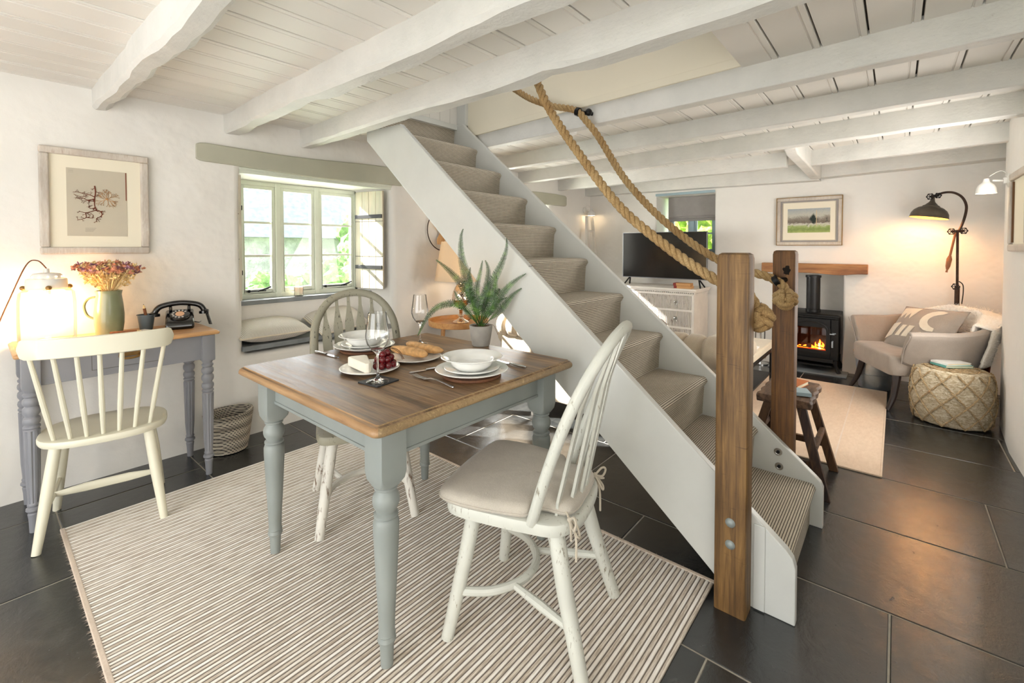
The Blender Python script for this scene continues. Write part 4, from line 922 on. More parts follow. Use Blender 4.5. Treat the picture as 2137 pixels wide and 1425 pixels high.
# potted fern
fern=thing('potted_fern','green fern in a grey concrete pot on the table corner','potted plant',(1.650,1.600,TZ))
MB().lathe([(0,0),(.040,0),(.044,.004),(.052,.05),(.0585,.098),(.0585,.104),(.053,.104),(.051,.09),(0,.088)],(0,0,0),32).build('pot',M['concrete'],fern)
mb=MB(); random.seed(5)
for i in range(26): a=random.uniform(0,6.28); r=random.uniform(0,.042); mb.sphere((r*math.cos(a),r*math.sin(a),.09+random.uniform(0,.008)),random.uniform(.006,.012),7,5,(1,.8,.7))
mb.build('pebbles',M['soil'],fern,kind='stuff')
cr=Vector((.6455,-.7638,0)); cf=Vector((.7638,.6455,0))
def frond(pts,wmax,seed,tip=.25):
    """pts in (right,up,away) metres from the pot rim centre"""
    P=[cr*a+Vector((0,0,b+.085))+cf*c for a,b,c in pts]; c=spline(P,9); m=len(c); mb=MB(); rnd=random.Random(seed)
    mb.tube(c,[.0018*(1-.7*i/m)+.0004 for i in range(m)],5)
    L=[0]
    for a,b in zip(c,c[1:]): L.append(L[-1]+(b-a).length)
    s=.22*L[-1]; j=0; side=1
    viewn=cf*-1+Vector((0,0,.35)); 
    while s<L[-1]:
        while L[j+1]<s and j<m-2: j+=1
        t=(s-L[j])/(L[j+1]-L[j]); p=c[j].lerp(c[j+1],t); d=(c[j+1]-c[j]).normalized(); f=(s/L[-1]-.22)/.78
        w=wmax*(math.sin(min(1,f/.35)*PI/2))*(1-f)**.75+.003
        nrm=(viewn-d*viewn.dot(d)).normalized(); sd=d.cross(nrm)
        for sg in (-1,1):
            dirv=(sd*sg*.86+d*.42+nrm*rnd.uniform(-.35,.25)).normalized(); lw=.0046+.0016*(1-f)
            pw=d.cross(dirv).cross(dirv).normalized()*lw; tipp=p+dirv*w+Vector((0,0,-.12*w)); mid=p+dirv*w*.45
            # serrated leaflet: small lobes
            q=[p]; 
            K=4
            for kk in range(1,K+1):
                fr=kk/(K+.6); ctr=p+dirv*w*fr+Vector((0,0,-.10*w*fr*fr)); lo=p+dirv*w*(fr-.12); q.append((lo,ctr,1-fr*.75))
            vs=[p]; fs=[]
            for kk,(lo,ctr,k2) in enumerate(q[1:]):
                b0=len(vs); vs+=[lo,ctr+pw*k2*1.25,lo+dirv*w*.16,ctr-pw*k2*1.25]; fs.append((b0,b0+1,b0+2,b0+3))
            b0=len(vs); vs+=[p,mid+pw*.35,tipp,mid-pw*.35]; fs.append((b0,b0+1,b0+2,b0+3))
            mb.add(vs,fs)
        s+=.0068
    return mb.build('frond',M['fern'],fern,smooth=0,recalc=False)
fr=[([(0,0,0),(-.035,.10,0),(-.06,.22,-.01),(-.095,.36,-.01),(-.10,.46,.0),(-.088,.505,.0)],.036,1),
 ([(0,0,0),(-.02,.09,.02),(-.07,.19,.01),(-.14,.275,0),(-.195,.325,.0),(-.225,.348,0)],.034,2),
 ([(0,0,0),(-.05,.07,-.01),(-.13,.13,-.02),(-.22,.11,-.02),(-.275,.05,-.02),(-.30,.0,-.02),(-.315,-.03,-.02)],.026,3),
 ([(0,0,0),(.02,.10,0),(.05,.22,.01),(.10,.32,0),(.128,.40,.01),(.130,.455,0)],.032,4),
 ([(0,0,0),(.05,.08,-.02),(.10,.17,-.02),(.16,.235,-.02),(.225,.28,-.03)],.030,5),
 ([(0,0,0),(.05,.05,.0),(.10,.10,.0),(.16,.17,.0),(.205,.205,.0)],.027,6),
 ([(0,0,0),(-.01,.10,-.02),(-.02,.20,-.03),(.0,.29,-.03),(.01,.345,-.03)],.024,7),
 ([(0,0,0),(.01,.12,.03),(.03,.22,.04),(.035,.30,.04),(.02,.345,.04)],.032,8),
 ([(0,0,0),(-.04,.05,0),(-.085,.11,.01),(-.12,.16,.01),(-.135,.19,.01)],.022,9),
 ([(0,0,0),(-.02,.08,-.03),(-.05,.17,-.04),(-.055,.26,-.04),(-.05,.31,-.04)],.036,10),
 ([(0,0,0),(.03,.07,-.04),(.065,.14,-.05),(.075,.22,-.05),(.08,.27,-.05)],.032,11),
 ([(0,0,0),(.0,.06,.05),(.03,.13,.08),(.08,.18,.10),(.12,.21,.11)],.030,12),
 ([(0,0,0),(.02,.07,-.02),(.05,.10,-.02),(.085,.14,-.02),(.13,.16,-.02)],.022,14),
 ([(0,0,0),(-.02,.05,-.04),(-.01,.12,-.06),(.02,.19,-.06),(.045,.24,-.06)],.028,15)]
for pts,w,sd in fr: frond(pts,w*1.12,sd)
MB().tube(spline([cr*.03+Vector((0,0,.10)),cr*.06+Vector((0,0,.105)),cr*.075+Vector((0,0,.08)),cr*.085+Vector((0,0,.055))],5),.001,5).build('dry_tendril',M['stem'],fern)

# ------------------------------------------------------------------ desk
DZ=.825; DX0,DX1,DY0,DY1=.103,.905,2.945,3.385
desk=thing('writing_desk','narrow mauve-grey desk with an oak top and turned fluted legs','desk',((DX0+DX1)/2,(DY0+DY1)/2,0))
hx,hy=(DX1-DX0)/2,(DY1-DY0)/2
lv=[(.018,DZ-.024),(.004,DZ-.022),(.0,DZ-.016),(.0,DZ-.010),(.004,DZ-.006),(.010,DZ-.004),(.013,DZ)]
MB().rings([[(u,v,z) for u,v in rrect(-hx+i,-hy+i,hx-i,hy-i,max(.003,.014-i),3)] for i,z in lv]).build('desktop',M['desk_top'],desk,smooth=50)
lx,ly=hx-.055,hy-.045
for s in (-1,1): MB().box((-lx,min(s*(ly+.012),s*(ly-.006)),.665),(lx,max(s*(ly+.012),s*(ly-.006)),.802)).build('apron',M['desk_paint'],desk,smooth=0,bevel=.002)
for s in (-1,1): MB().box((min(s*(lx+.012),s*(lx-.006)),-ly,.665),(max(s*(lx+.012),s*(lx-.006)),ly,.802)).build('apron',M['desk_paint'],desk,smooth=0,bevel=.002)
dr=MB().box((-.14,-ly-.0155,.700),(.14,-ly-.010,.790)).build('drawer',M['desk_paint'],desk,smooth=0,bevel=.001)
MB().box((-.1425,-ly-.0128,.6975),(.1425,-ly-.0118,.7925)).build('shadow_gap',M['dark_gap'],desk,smooth=0)
MB().tube(spline([(-.038,-ly-.016,.752),(-.034,-ly-.034,.742),(0,-ly-.038,.738),(.034,-ly-.034,.742),(.038,-ly-.016,.752)],4),.006,8).box((-.042,-ly-.019,.745),(.042,-ly-.0145,.765)).build('cup_pull',M['brass'],dr)
def desk_leg(x,y):
    w=.031; mb=MB().rings([[(x+u,y+v,z) for u,v in rrect(-ww,-ww,ww,ww,.003,2)] for z,ww in ((.655,w*.95),(.662,w),(.800,w))])
    prof=[(.0,0),(.0155,0),(.018,.06),(.021,.085),(.018,.090),(.021,.095),(.027,.103),(.026,.112),(.019,.118),(.022,.124),(.022,.13),(.019,.136),(.024,.21),(.0285,.46),(.0285,.468),(.024,.474),(.029,.480),(.029,.487),(.023,.493),(.028,.500),(.0305,.512),(.028,.524),(.022,.530),(.0225,.534),(.029,.545),(.0305,.557),(.029,.569),(.022,.578),(.029,.588),(.0305,.598),(.029,.608),(.022,.617),(.028,.624),(.029,.632),(.022,.640),(.027,.650),(.028,.657)]
    st_=len(mb.v); mb.lathe(prof,(x,y,0),32)
    for v in mb.v[st_:]:
        if .20<v.z<.465:
            a=math.atan2(v.y-y,v.x-x); k=round(a/(2*PI)*32)
            if k%4 in (0,): v.x=x+(v.x-x)*.84; v.y=y+(v.y-y)*.84
    mb.build('leg',M['desk_paint'],desk,smooth=32)
for sx in (-1,1):
    for sy in (-1,1): desk_leg(sx*lx,sy*ly)
# glass-jar lamp
jl=thing('jar_lamp','lit glass cylinder lamp with a pierced white cap on the desk','lamp',(.235,3.255,DZ))
jp=[(.0,.0),(.100,0),(.106,.008),(.108,.10),(.107,.20),(.102,.245),(.080,.268),(.066,.278)]
MB().lathe(jp[1:],(0,0,0),36,cap=False).build('glass_jar',thin_glass('jar_glass',(.97,.95,.92,1),.02),jl)
MB().lathe([(.0,.345),(.02,.345),(.05,.340),(.058,.330),(.060,.318),(.074,.314),(.076,.306),(.078,.272),(.076,.262),(.070,.262),(.070,.30),(0,.30)],(0,0,0),32).lathe([(.012,.345),(.010,.365),(.0,.366)],(0,0,0),12).build('cap',M['white_metal'],jl)
mb=MB()
for k in range(12):
    a=2*PI*k/12; mb.sphere((.0605*math.cos(a),.0605*math.sin(a),.3255),.0042,6,4)
mb.build('vent_hole',M['bulb_soft'],jl)
MB().sphere((.083,0,.272),.012,8,6).sphere((-.083,0,.272),.012,8,6).sphere((0,-.083,.272),.012,8,6).build('clamp_knob',M['brass'],jl)
MB().sphere((0,0,.200),.028,14,10,(1,1,1.2)).build('bulb',M['bulb'],jl)
MB().tube([(0,0,.235),(0,0,.30)],.014,10).build('bulb_holder',M['white_metal'],jl)
MB().tube(spline([(0,0,.366),(-.03,-.0,.405),(-.07,-.02,.385),(-.13,-.05,.22),(-.17,-.07,.10),(-.20,-.08,.0),(-.205,-.07,-.20)],7),.0028,6).build('flex',M['bark'],jl)
def point(name,loc,e,col,r=.03):
    d=bpy.data.lights.new(name,'POINT'); d.energy=e; d.color=col; d.shadow_soft_size=r; o=bpy.data.objects.new(name,d); COL.objects.link(o); o.location=loc; return o
point('jar_lamp_light',(.235,3.255,DZ+.16),4.5,(1,.66,.33),.035)
# jug with dried flowers
jg=thing('glazed_jug','tall sage-green glazed jug holding dried flowers','jug',(.470,3.255,DZ))
jp=[(.0,0),(.050,0),(.056,.006),(.063,.06),(.064,.11),(.059,.17),(.053,.215),(.056,.232),(.0575,.238)]
MB().lathe(jp+[(r-.005,z+.001) for r,z in reversed(jp[2:])]+[(.0,.012)],(0,0,0),32).build('body',M['jug'],jg)
MB().tube(spline([(-.040,.030,.205),(-.075,.055,.195),(-.092,.066,.155),(-.080,.058,.105),(-.047,.035,.082)],6),.0055,8,flat=(1,1.6)).build('handle',M['jug'],jg)
fl=thing('dried_flowers','bunch of dried straw and mauve flowers in the green jug','flowers',(.470,3.255,DZ+.06)); rnd=random.Random(21)
mbs={'a':MB(),'b':MB(),'c':MB()}; stems=MB()
for k in range(330):
    a=rnd.uniform(0,6.28); rr=math.sqrt(rnd.random()); sp=.155*rr; fh=rnd.random()**.55; h=.19+.140*(1-.22*rr**2)*fh*1.05; sp*=.45+.60*fh
    tip=Vector((math.cos(a)*sp*1.0,math.sin(a)*sp*.62,h)); base=Vector((math.cos(a)*.02*rr,math.sin(a)*.02*rr,.0)); nk=Vector((math.cos(a)*.03*rr,math.sin(a)*.03*rr,.175))
    if k%3==0: stems.tube([base,nk,tip],[.0011,.0011,.0009],4,cap=False)
    key='abc'[min(2,int(rnd.random()*3.2))] if h>.262 else 'a'
    m=mbs[key]
    for q in range(9):
        d=Vector((rnd.uniform(-1,1),rnd.uniform(-1,1),rnd.uniform(-.3,1.3))).normalized(); w=Vector((rnd.uniform(-1,1),rnd.uniform(-1,1),rnd.uniform(-1,1))).cross(d).normalized()
        l=rnd.uniform(.010,.024); ww=l*rnd.uniform(.18,.36); m.add([tip,tip+d*l*.5+w*ww,tip+d*l,tip+d*l*.5-w*ww],[(0,1,2,3)])
stems.build('stalks',M['flower_a'],fl,smooth=0,kind='stuff')
for k_,nm in (('a','straw_heads'),('b','mauve_heads'),('c','rust_heads')): mbs[k_].build(nm,M['flower_'+k_],fl,smooth=0,recalc=False,kind='stuff')
# enamel pot with twig pencil
o=MB().lathe([(0,0),(.028,0),(.030,.004),(.040,.082),(.044,.084),(.044,.088),(.038,.086),(.028,.006),(0,.005)],(0,0,0),28).build('pencil_pot',M['pot_blue'],smooth=40); o.location=(.632,3.275,DZ); tag(o,'small slate-blue enamel pot holding a bark pencil','pot')
def twig(name,a,b,label):
    t=thing(name,label,'pencil',a); d=Vector(b)-Vector(a); L=d.length; u=d/L
    MB().tube([u*0,u*L*.5,u*L*.82],[.0072,.0078,.0072],9).build('bark_shaft',M['bark'],t); MB().tube([u*L*.82,u*L*.96],[.0072,.002],9).build('sharpened_end',M['flower_a'],t); MB().tube([u*L*.96,u*L],[.002,.0004],6).build('lead',M['black_matt'],t)
twig('twig_pencil',(.640,3.27,DZ+.008),(.618,3.262,DZ+.150),'thick bark-covered pencil standing in the enamel pot')
nb=MB().box((-.075,-.105,0),(.075,.105,.012)).build('notebook',M['paper'],smooth=0,bevel=.001); nb.location=(.545,3.115,DZ); nb.rotation_euler=(0,0,R(-68)); tag(nb,'pale notebook lying on the desk behind the chair rail','notebook')
twig('twig_pencil',(.455,3.15,DZ+.0205),(.585,3.11,DZ+.0205),'thick bark-covered pencil lying on the notebook')
# telephone
ph=thing('rotary_telephone','old black rotary telephone at the right end of the desk','telephone',(.778,3.215,DZ),R(-14))
prof=[(-.085,.0),(.085,.0),(.088,.012),(.082,.05),(.060,.088),(.030,.105),(-.010,.098),(-.085,.045)]
MB().prism([( a,b) for a,b in [(-.088,0),(.085,0),(.085,.06),(.06,.098),(.03,.102),(-.082,.042),(-.090,.02)]],-.068,.068,'YZ').build('body',M['black'],ph,smooth=40,bevel=.012,seg=4)
slope=Vector((0,-math.sin(math.atan2(.060,.112)),math.cos(math.atan2(.060,.112)))); dc=Vector((0,-.026,.0745))
MB().lathe([(0,.010),(.040,.010),(.047,.008),(.050,.002),(.050,-.004),(0,-.004)],dc,30,slope).build('dial',M['black'],ph)
q=slope.to_track_quat('Z','Y'); mb=MB()
for k in range(10):
    a=R(40+k*28); mb.lathe([(0,.0118),(.0058,.0118),(.0066,.0095),(0,.0095)],dc+q@Vector((.034*math.cos(a),.034*math.sin(a),0)),10,slope)
mb.build('finger_hole',M['steel'],ph)
MB().lathe([(0,.013),(.021,.013),(.022,.010),(0,.010)],dc,22,slope).build('dial_centre',M['dial'],ph)
MB().box((-.052,.020,.098),(-.036,.060,.122)).box((.036,.020,.098),(.052,.060,.122)).build('cradle',M['black'],ph,smooth=0,bevel=.004,seg=3)
hs=spline([(-.118,.035,.070),(-.115,.035,.098),(-.085,.038,.127),(0,.040,.141),(.085,.038,.127),(.115,.035,.098),(.118,.035,.070)],6)
MB().tube(hs,[.026 if (i<5 or i>len(hs)-6) else .0155 for i in range(len(hs))],12).build('handset',M['black'],ph)
co=[]
for i in range(150):
    u=i/149; a=u*2*PI*15; p=Vector((.128+.022*u,.015-.0*u,.092-.088*u)); co.append(p+Vector((math.cos(a)*.0075,math.sin(a)*.0075,0)))
MB().tube(co,.0026,5).build('coiled_cord',M['black'],ph)
MB().tube(spline([(.07,.06,.02),(.09,.075,.012),(.10,.10,.01),(.105,.135,.01)],5),.003,6).build('line_cord',M['black'],ph)
# basket under the desk
bk=thing('rope_basket','black and cream coiled rope basket on the floor beside the desk','basket',(1.035,3.245,0))
rs=[]
def oval(a,b,z,tilt=0,dx=0): return [(dx+a*math.cos(2*PI*k/32),b*math.sin(2*PI*k/32),z+tilt*math.cos(2*PI*k/32)) for k in range(32)]
zz=[(.0,.078,.070),(.006,.098,.088),(.05,.112,.098),(.12,.124,.106),(.20,.133,.112),(.245,.137,.115)]
MB().rings([oval(.01,.01,.001)]+[oval(a,b,z,.012 if z>.2 else 0) for z,a,b in zz]+[oval(a-.008,b-.008,z,.012 if z>.2 else 0) for z,a,b in reversed(zz)]).build('body',M['basket'],bk)
mb=MB()
for i in range(24): z=.010+i*.0102; t_=z/.245; a=.098+.039*t_**.8; mb.tube([(a*math.cos(2*PI*k/28),(a*.875-.0)*math.sin(2*PI*k/28),z) for k in range(29)],.0048,5)
mb.build('rope_coils',M['basket'],bk)
# wall socket flex under the desk
tag(MB().tube(spline([(.02,3.36,.30),(.03,3.33,.12),(.0,3.25,.012),(-.10,3.22,.004)],6),.003,6).build('power_flex',M['black'],smooth=60),'thin black power flex hanging down the wall at the left desk leg','cord')

# ------------------------------------------------------------------ pictures
def framed(name,label,cat,w,h,fw,fd,mat,mount,loc,rz,inner=None,inset=.0):
    t=thing(name,label,cat,loc,rz)   # local x along the wall, -y into the room
    for (a,b,c,d) in ((-w/2,-h/2,w/2,-h/2+fw),(-w/2,h/2-fw,w/2,h/2),(-w/2,-h/2+fw,-w/2+fw,h/2-fw),(w/2-fw,-h/2+fw,w/2,h/2-fw)):
        MB().box((a,-fd,b),(c,0,d)).build('frame_rail',mat,t,smooth=0,bevel=fw*.22,seg=3)
    MB().box((-w/2+fw,-fd*.35,-h/2+fw),(w/2-fw,-.001,h/2-fw)).build('mount',mount,t,smooth=0)
    return t
pic=framed('framed_seaweed_print','large limewashed frame with pressed seaweed hanging above the desk','picture',.452,.566,.038,.026,M['frame_wash'],M['mat_cream'],(.449,YL-.003,1.543),0)
MB().box((-.123,-.0105,-.185),(.127,-.0092,.180)).build('grey_paper',M['print_grey'],pic,smooth=0)
MB().box((.121,-.0112,.02),(.1255,-.0106,.178)).build('binding_strip',M['copper'],pic,smooth=0)
def branch(mb,p,a,l,w,dep,rnd,spread=.6,y=-.0120):
    if dep==0 or l<.004: return
    q=(p[0]+math.cos(a)*l,p[1]+math.sin(a)*l); n=(-math.sin(a)*w,math.cos(a)*w)
    mb.add([(p[0]+n[0],y,p[1]+n[1]),(p[0]-n[0],y,p[1]-n[1]),(q[0]-n[0]*.8,y,q[1]-n[1]*.8),(q[0]+n[0]*.8,y,q[1]+n[1]*.8),(p[0],y-.001,p[1]),(q[0],y-.001,q[1])],[(0,4,5,3),(4,1,2,5)])
    for s in (-1,1):
        if dep>1 and rnd.random()<.93: branch(mb,q,a+s*rnd.uniform(.15,spread),l*rnd.uniform(.72,1.0),w*.8,dep-1,rnd,spread,y)
rnd=random.Random(5); mb=MB()
for ln,w in (([(-.011,.092),(-.008,.06),(-.011,.028),(-.013,-.009),(-.006,-.042),(.004,-.05)],.0034),([(-.013,.03),(-.030,.040),(-.058,.046),(-.080,.052),(-.099,.050)],.0022),([(-.014,.02),(-.04,.012),(-.062,.022),(-.084,.018)],.0022),([(-.040,.038),(-.055,.030),(-.075,.030),(-.096,.040)],.0018),([(-.013,.005),(-.035,.010),(-.055,.006),(-.068,.010)],.0018),
    ([(-.006,-.042),(-.03,-.052),(-.052,-.058),(-.076,-.050)],.0024),([(-.01,-.03),(-.030,-.034),(-.036,-.022),(-.028,-.018)],.0020),([(-.05,-.058),(-.048,-.083),(-.062,-.092),(-.084,-.100)],.0022),([(-.048,-.083),(-.025,-.086),(-.018,-.072),(-.03,-.06)],.0018),([(.002,-.042),(.014,-.052),(.017,-.066),(.008,-.078),(-.006,-.088),(-.004,-.108)],.0026),([(-.006,-.088),(.004,-.098)],.0018),([(.017,-.066),(.026,-.062)],.0016),([(.012,-.05),(.022,-.044)],.0016)):
    c_=spline([(x,-.0115,z) for x,z in ln],5); mb.tube(c_,[w*(1-.55*i/len(c_)) for i in range(len(c_))],5,flat=(1,1))
    for k in range(2,len(c_)-1,3):
        p=c_[k]; branch(mb,(p.x,p.z),rnd.uniform(0,6.28),rnd.uniform(.007,.012),w*.4,2,rnd,.7,-.0135)
mb.build('rust_seaweed',M['seaweed_a'],pic,smooth=0,recalc=False)
mb=MB()
for k in range(9): branch(mb,(.040,.022),R(-75+k*36),.0135,.0013,5,rnd,.62,-.0121)
mb.build('tan_seaweed',M['seaweed_b'],pic,smooth=0,recalc=False)
mb=MB()
for k in range(4): mb.box((-.052,-.0108,-.142-k*.006),(-.052+.045-.004*k,-.0106,-.141-k*.006))
for k in range(3): mb.box((-.115,-.0108,.168-k*.006),(-.095,-.0106,.1685-k*.006))
mb.build('pencil_notes',M['dark_gap'],pic,smooth=0)
# watercolour above the stove (back wall faces -x)
pw=framed('framed_watercolour','grey and gilt framed landscape watercolour above the stove mantel','picture',.592,.515,.036,.03,M['frame_wash'],M['print_grey'],(XB-.003,.725,1.572),-PI/2)
for (a,b,c,d) in ((-.298,-.2595,.298,-.253),(-.298,.253,.298,.2595),(-.298,-.253,-.2915,.253),(.2915,-.253,.298,.253)): MB().box((a,-.034,b),(c,0,d)).build('gilt_edge',M['brass'],pw,smooth=0)
for s in (-1,1): MB().box((-.26,-.018,s*.215-.008),(.26,-.010,s*.215+.008)).build('slip',M['blind'],pw,smooth=0)
for s in (-1,1): MB().box((s*.252-.008,-.018,-.2065),(s*.252+.008,-.010,.2065)).build('slip',M['blind'],pw,smooth=0)
MB().box((-.235,-.0135,-.20),(.235,-.0115,.20)).build('cream_mount',M['mat_cream'],pw,smooth=0)
t=NT('landscape_watercolour'); tc=t.node('ShaderNodeTexCoord'); sp=t.node('ShaderNodeSeparateXYZ'); t.link(tc.outputs['Object'],sp.inputs[0])
nn=t.noise(t.coord((1,1,1)),14,6,.7,1.5); n2=t.noise(t.coord((1,1,2.4)),9,5,.7,1)
zc=t.math('ADD',sp.outputs[2],t.math('MULTIPLY',t.math('SUBTRACT',nn,.5),.12))
land=t.ramp(t.math('MULTIPLY_ADD',zc,2.5,.5),[(.10,lin('#b9c07a')),(.28,lin('#7c8e4c')),(.36,lin('#9aa86a')),(.42,lin('#c9c6b8')),(.47,lin('#6d6258')),(.58,lin('#8b8478')),(.66,lin('#b9b8aa')),(.85,lin('#9aa2a8')),(1,lin('#c2c0b2'))])
xx=t.math('SUBTRACT',sp.outputs[0],.045); r2=t.math('ADD',t.math('ABSOLUTE',t.math('MULTIPLY',xx,1.2)),t.math('ABSOLUTE',t.math('SUBTRACT',zc,.02))); tree=t.ramp(r2,[(.035,(1,1,1)),(.062,(0,0,0))])
xt=t.math('ABSOLUTE',t.math('SUBTRACT',sp.outputs[0],.072)); zt=t.math('LESS_THAN',t.math('ABSOLUTE',t.math('SUBTRACT',sp.outputs[2],.03)),.085); tr2=t.math('MULTIPLY',t.math('LESS_THAN',xt,.0028),zt)
c1=t.mix(tree,land,lin('#24302a')); c1=t.mix(t.ramp(n2,[(.62,(0,0,0)),(.7,(1,1,1))]),c1,lin('#4a4a44')); c1=t.mix(tr2,c1,lin('#c9b48f')); t.out(c1,.8)
MB().box((-.192,-.0150,-.122),(.192,-.0137,.135)).build('painting',t.m,pw,smooth=0)
# mirror-like framed panel on the right wall
mr=framed('framed_wall_panel','pale wooden framed picture seen edge-on on the right-hand wall','picture',.52,.49,.045,.03,M['desk_top'] if False else M['mantel'],M['mat_cream'],(4.01,-.568,1.515),PI)
for c in mr.children:
    if c.name.startswith('frame_rail'): c.data.materials[0]=M['frame_wash']
MB().box((-.205,-.020,-.19),(-.19,-.011,.19)).box((.19,-.020,-.19),(.205,-.011,.19)).build('dark_slip',M['stem'],mr,smooth=0)

# ------------------------------------------------------------------ window seat and sill
def cushion(name,label,loc,rot,w,d,h,mat,edge=None):
    def fn(sgn):
        return lambda u,v:(w*(u-.5)*(1-.06*math.cos((v-.5)*PI)**2*0-.05*(1-abs(2*v-1)**2)*(abs(2*u-1)**3)),d*(v-.5)*(1-.05*(1-abs(2*u-1)**2)*(abs(2*v-1)**3)),sgn*h/2*(max(0,(1-abs(2*u-1)**2.4)*(1-abs(2*v-1)**2.4)))**.55+.004*noise.noise(Vector((u*7,v*7,sgn))))
    t=thing(name,label,'cushion',loc); t.rotation_euler=rot
    MB().grid(fn(1),18,14).grid(fn(-1),18,14).build('cover',mat,t,smooth=80)
    per=[(w*.475*a,d*.475*b) for a,b in ((-1,-1),(-.5,-.96),(.5,-.96),(1,-1),(.96,-.5),(.96,.5),(1,1),(.5,.96),(-.5,.96),(-1,1),(-.96,.5),(-.96,-.5),(-1,-1))]
    MB().tube([(a*1.04,b*1.04,0) for a,b in per],.006,6).build('piping',edge or mat,t)
    return t
cushion('bench_cushion','cream and striped cushion lying flat on the left of the window seat',(1.40,3.535,.695),(R(8),R(0),R(0)),.50,.36,.15,M['cushion_stripe'],M['cushion_plain'])
cushion('bench_cushion','striped cushion lying on the right of the window seat behind the grey chair',(1.93,3.535,.700),(R(22),R(-4),R(4)),.46,.34,.14,M['cushion_stripe'],M['cushion_plain'])
cd=thing('jar_candle','white candle in a glass jar on the window sill','candle',(1.683,3.665,.905))
MB().lathe([(0,0),(.033,0),(.035,.004),(.035,.095),(.033,.095),(.033,.006),(0,.006)],(0,0,0),24).build('glass_jar',M['pane'],cd)
MB().lathe([(0,.007),(.032,.007),(.032,.072),(0,.070)],(0,0,0),24).build('wax',M['wax'],cd)

# ------------------------------------------------------------------ lamp corner behind the stairs
tt=thing('tray_table','round honey-coloured wooden tray table under the acorn lamp','side table',(2.90,3.10,0))
MB().lathe([(0,.575),(.268,.575),(.275,.580),(.278,.628),(.268,.628),(.266,.592),(0,.590)],(0,0,0),48).build('tray',M['tray_wood'],tt)
for k in range(4):
    a=R(45+90*k-40); c,s=math.cos(a),math.sin(a); MB().tube([(c*.235,s*.235,.0),(c*.20,s*.20,.58)],[.013,.016],8).build('leg',M['tray_wood'],tt)
MB().tube([(.235*math.cos(R(5)),.235*math.sin(R(5)),.12),(-.235*math.cos(R(5)),-.235*math.sin(R(5)),.12)],.010,8).tube([(-.235*math.sin(R(5)),.235*math.cos(R(5)),.12),(.235*math.sin(R(5)),-.235*math.cos(R(5)),.12)],.010,8).build('stretcher',M['tray_wood'],tt)
al=thing('acorn_lamp','lit table lamp with a silvered acorn base and cream tapered shade','lamp',(2.93,3.10,.5915))
MB().lathe([(0,0),(.075,0),(.078,.006),(.070,.016),(.040,.030),(.024,.042),(.018,.055),(.030,.064),(.026,.072),(.016,.080),(.016,.110),(.020,.118),(.036,.124),(.034,.132),(.020,.136)],(0,0,0),28).build('foot',M['chrome'],al)
MB().lathe([(.020,.136),(.050,.152),(.074,.180),(.082,.212),(.086,.216),(.084,.222),(.078,.224)],(0,0,0),32).build('acorn_cup',M['chrome'],al)
mb=MB(); rs=[]
for i in range(33):
    t_=i/32; z=.222+.148*t_; r=.078*math.cos(t_*PI/2*.93)**.62
    rs.append([(r*(1+.045*abs(math.sin(6*(2*PI*k/48)+i*.42))+.045*abs(math.sin(6*(2*PI*k/48)-i*.42)))*math.cos(2*PI*k/48),r*(1+.045*abs(math.sin(6*(2*PI*k/48)+i*.42))+.045*abs(math.sin(6*(2*PI*k/48)-i*.42)))*math.sin(2*PI*k/48),z) for k in range(48)])
mb.rings(rs).build('acorn_cap',M['chrome'],al)
MB().tube([(0,0,.365),(0,0,.50)],.005,8).sphere((0,0,.50),.012,8,6).build('stem',M['brass'],al)
MB().lathe([(.242,.395),(.180,.755),(.178,.755),(.240,.395)],(0,0,0),44,cap=False).build('lamp_shade',M['shade'],al)
MB().sphere((0,0,.56),.03,12,8).build('bulb',M['bulb_soft'],al)
point('acorn_lamp_light',(2.93,3.10,.5915+.56),4,(1,.76,.5),.04)
MB().tube(spline([(.06,-.02,.012),(.10,-.04,.03),(.125,-.01,.02),(.16,.04,.045)],5),.0025,6).build('flex',M['black'],al)
ri=thing('driftwood_ring','round wire ring with a driftwood piece hanging on the wall above the lamp','wall decoration',(2.965,YL-.02,1.46))
MB().tube([(.20*math.cos(2*PI*k/40),0,.20*math.sin(2*PI*k/40)) for k in range(41)],.005,6).build('wire_ring',M['iron_brown'],ri)
rnd=random.Random(4); rs=[]
for i in range(14):
    t_=i/13; z=.20-.34*t_; w=(.050+.02*math.sin(i*1.3))*(1-.15*t_); cx=-.04+.02*math.sin(i*.8)
    rs.append([(cx-w,-.004,z),(cx-w*.4,-.028,z),(cx+w*.5,-.026,z),(cx+w,-.004,z),(cx+w*.3,.004,z)])
MB().rings(rs).build('driftwood',M['driftwood'],ri,smooth=40)

# ------------------------------------------------------------------ sofa behind the stairs
sf=thing('rolled_arm_sofa','oatmeal linen sofa with a pleated rolled back standing behind the staircase','sofa',(2.80,1.65,0))
SL=.88
def bump_roll(y): return 1+.0*y
MB().box((.03,-SL+.10,.14),(.80,SL-.10,.34)).build('base',M['sofa'],sf,smooth=0,bevel=.02,seg=3)
MB().rings([[(x,yy,z) for x,z in ((.0,.13),(.20,.13),(.20,.66),(.06,.66),(.015,.56))] for yy in (-SL+.03,SL-.03)]).build('back_panel',M['sofa'],sf,smooth=0,bevel=.02,seg=3)
mb=MB(); rs=[]; n=190
for i in range(n+1):
    u=i/n; y=-SL+2*SL*u; ph=(u*16)%1; pl=1-.20*math.exp(-((min(ph,1-ph))/.12)**2); e=min(1,min(u,1-u)/.03); k=math.sqrt(1-(1-e)**2) if e<1 else 1; r=.100*pl*(.55+.45*k)
    rs.append([(.07+r*1.15*math.cos(2*PI*j/18),y,.660+r*math.sin(2*PI*j/18)) for j in range(18)])
mb.rings(rs).build('back_roll',M['sofa'],sf,smooth=60)
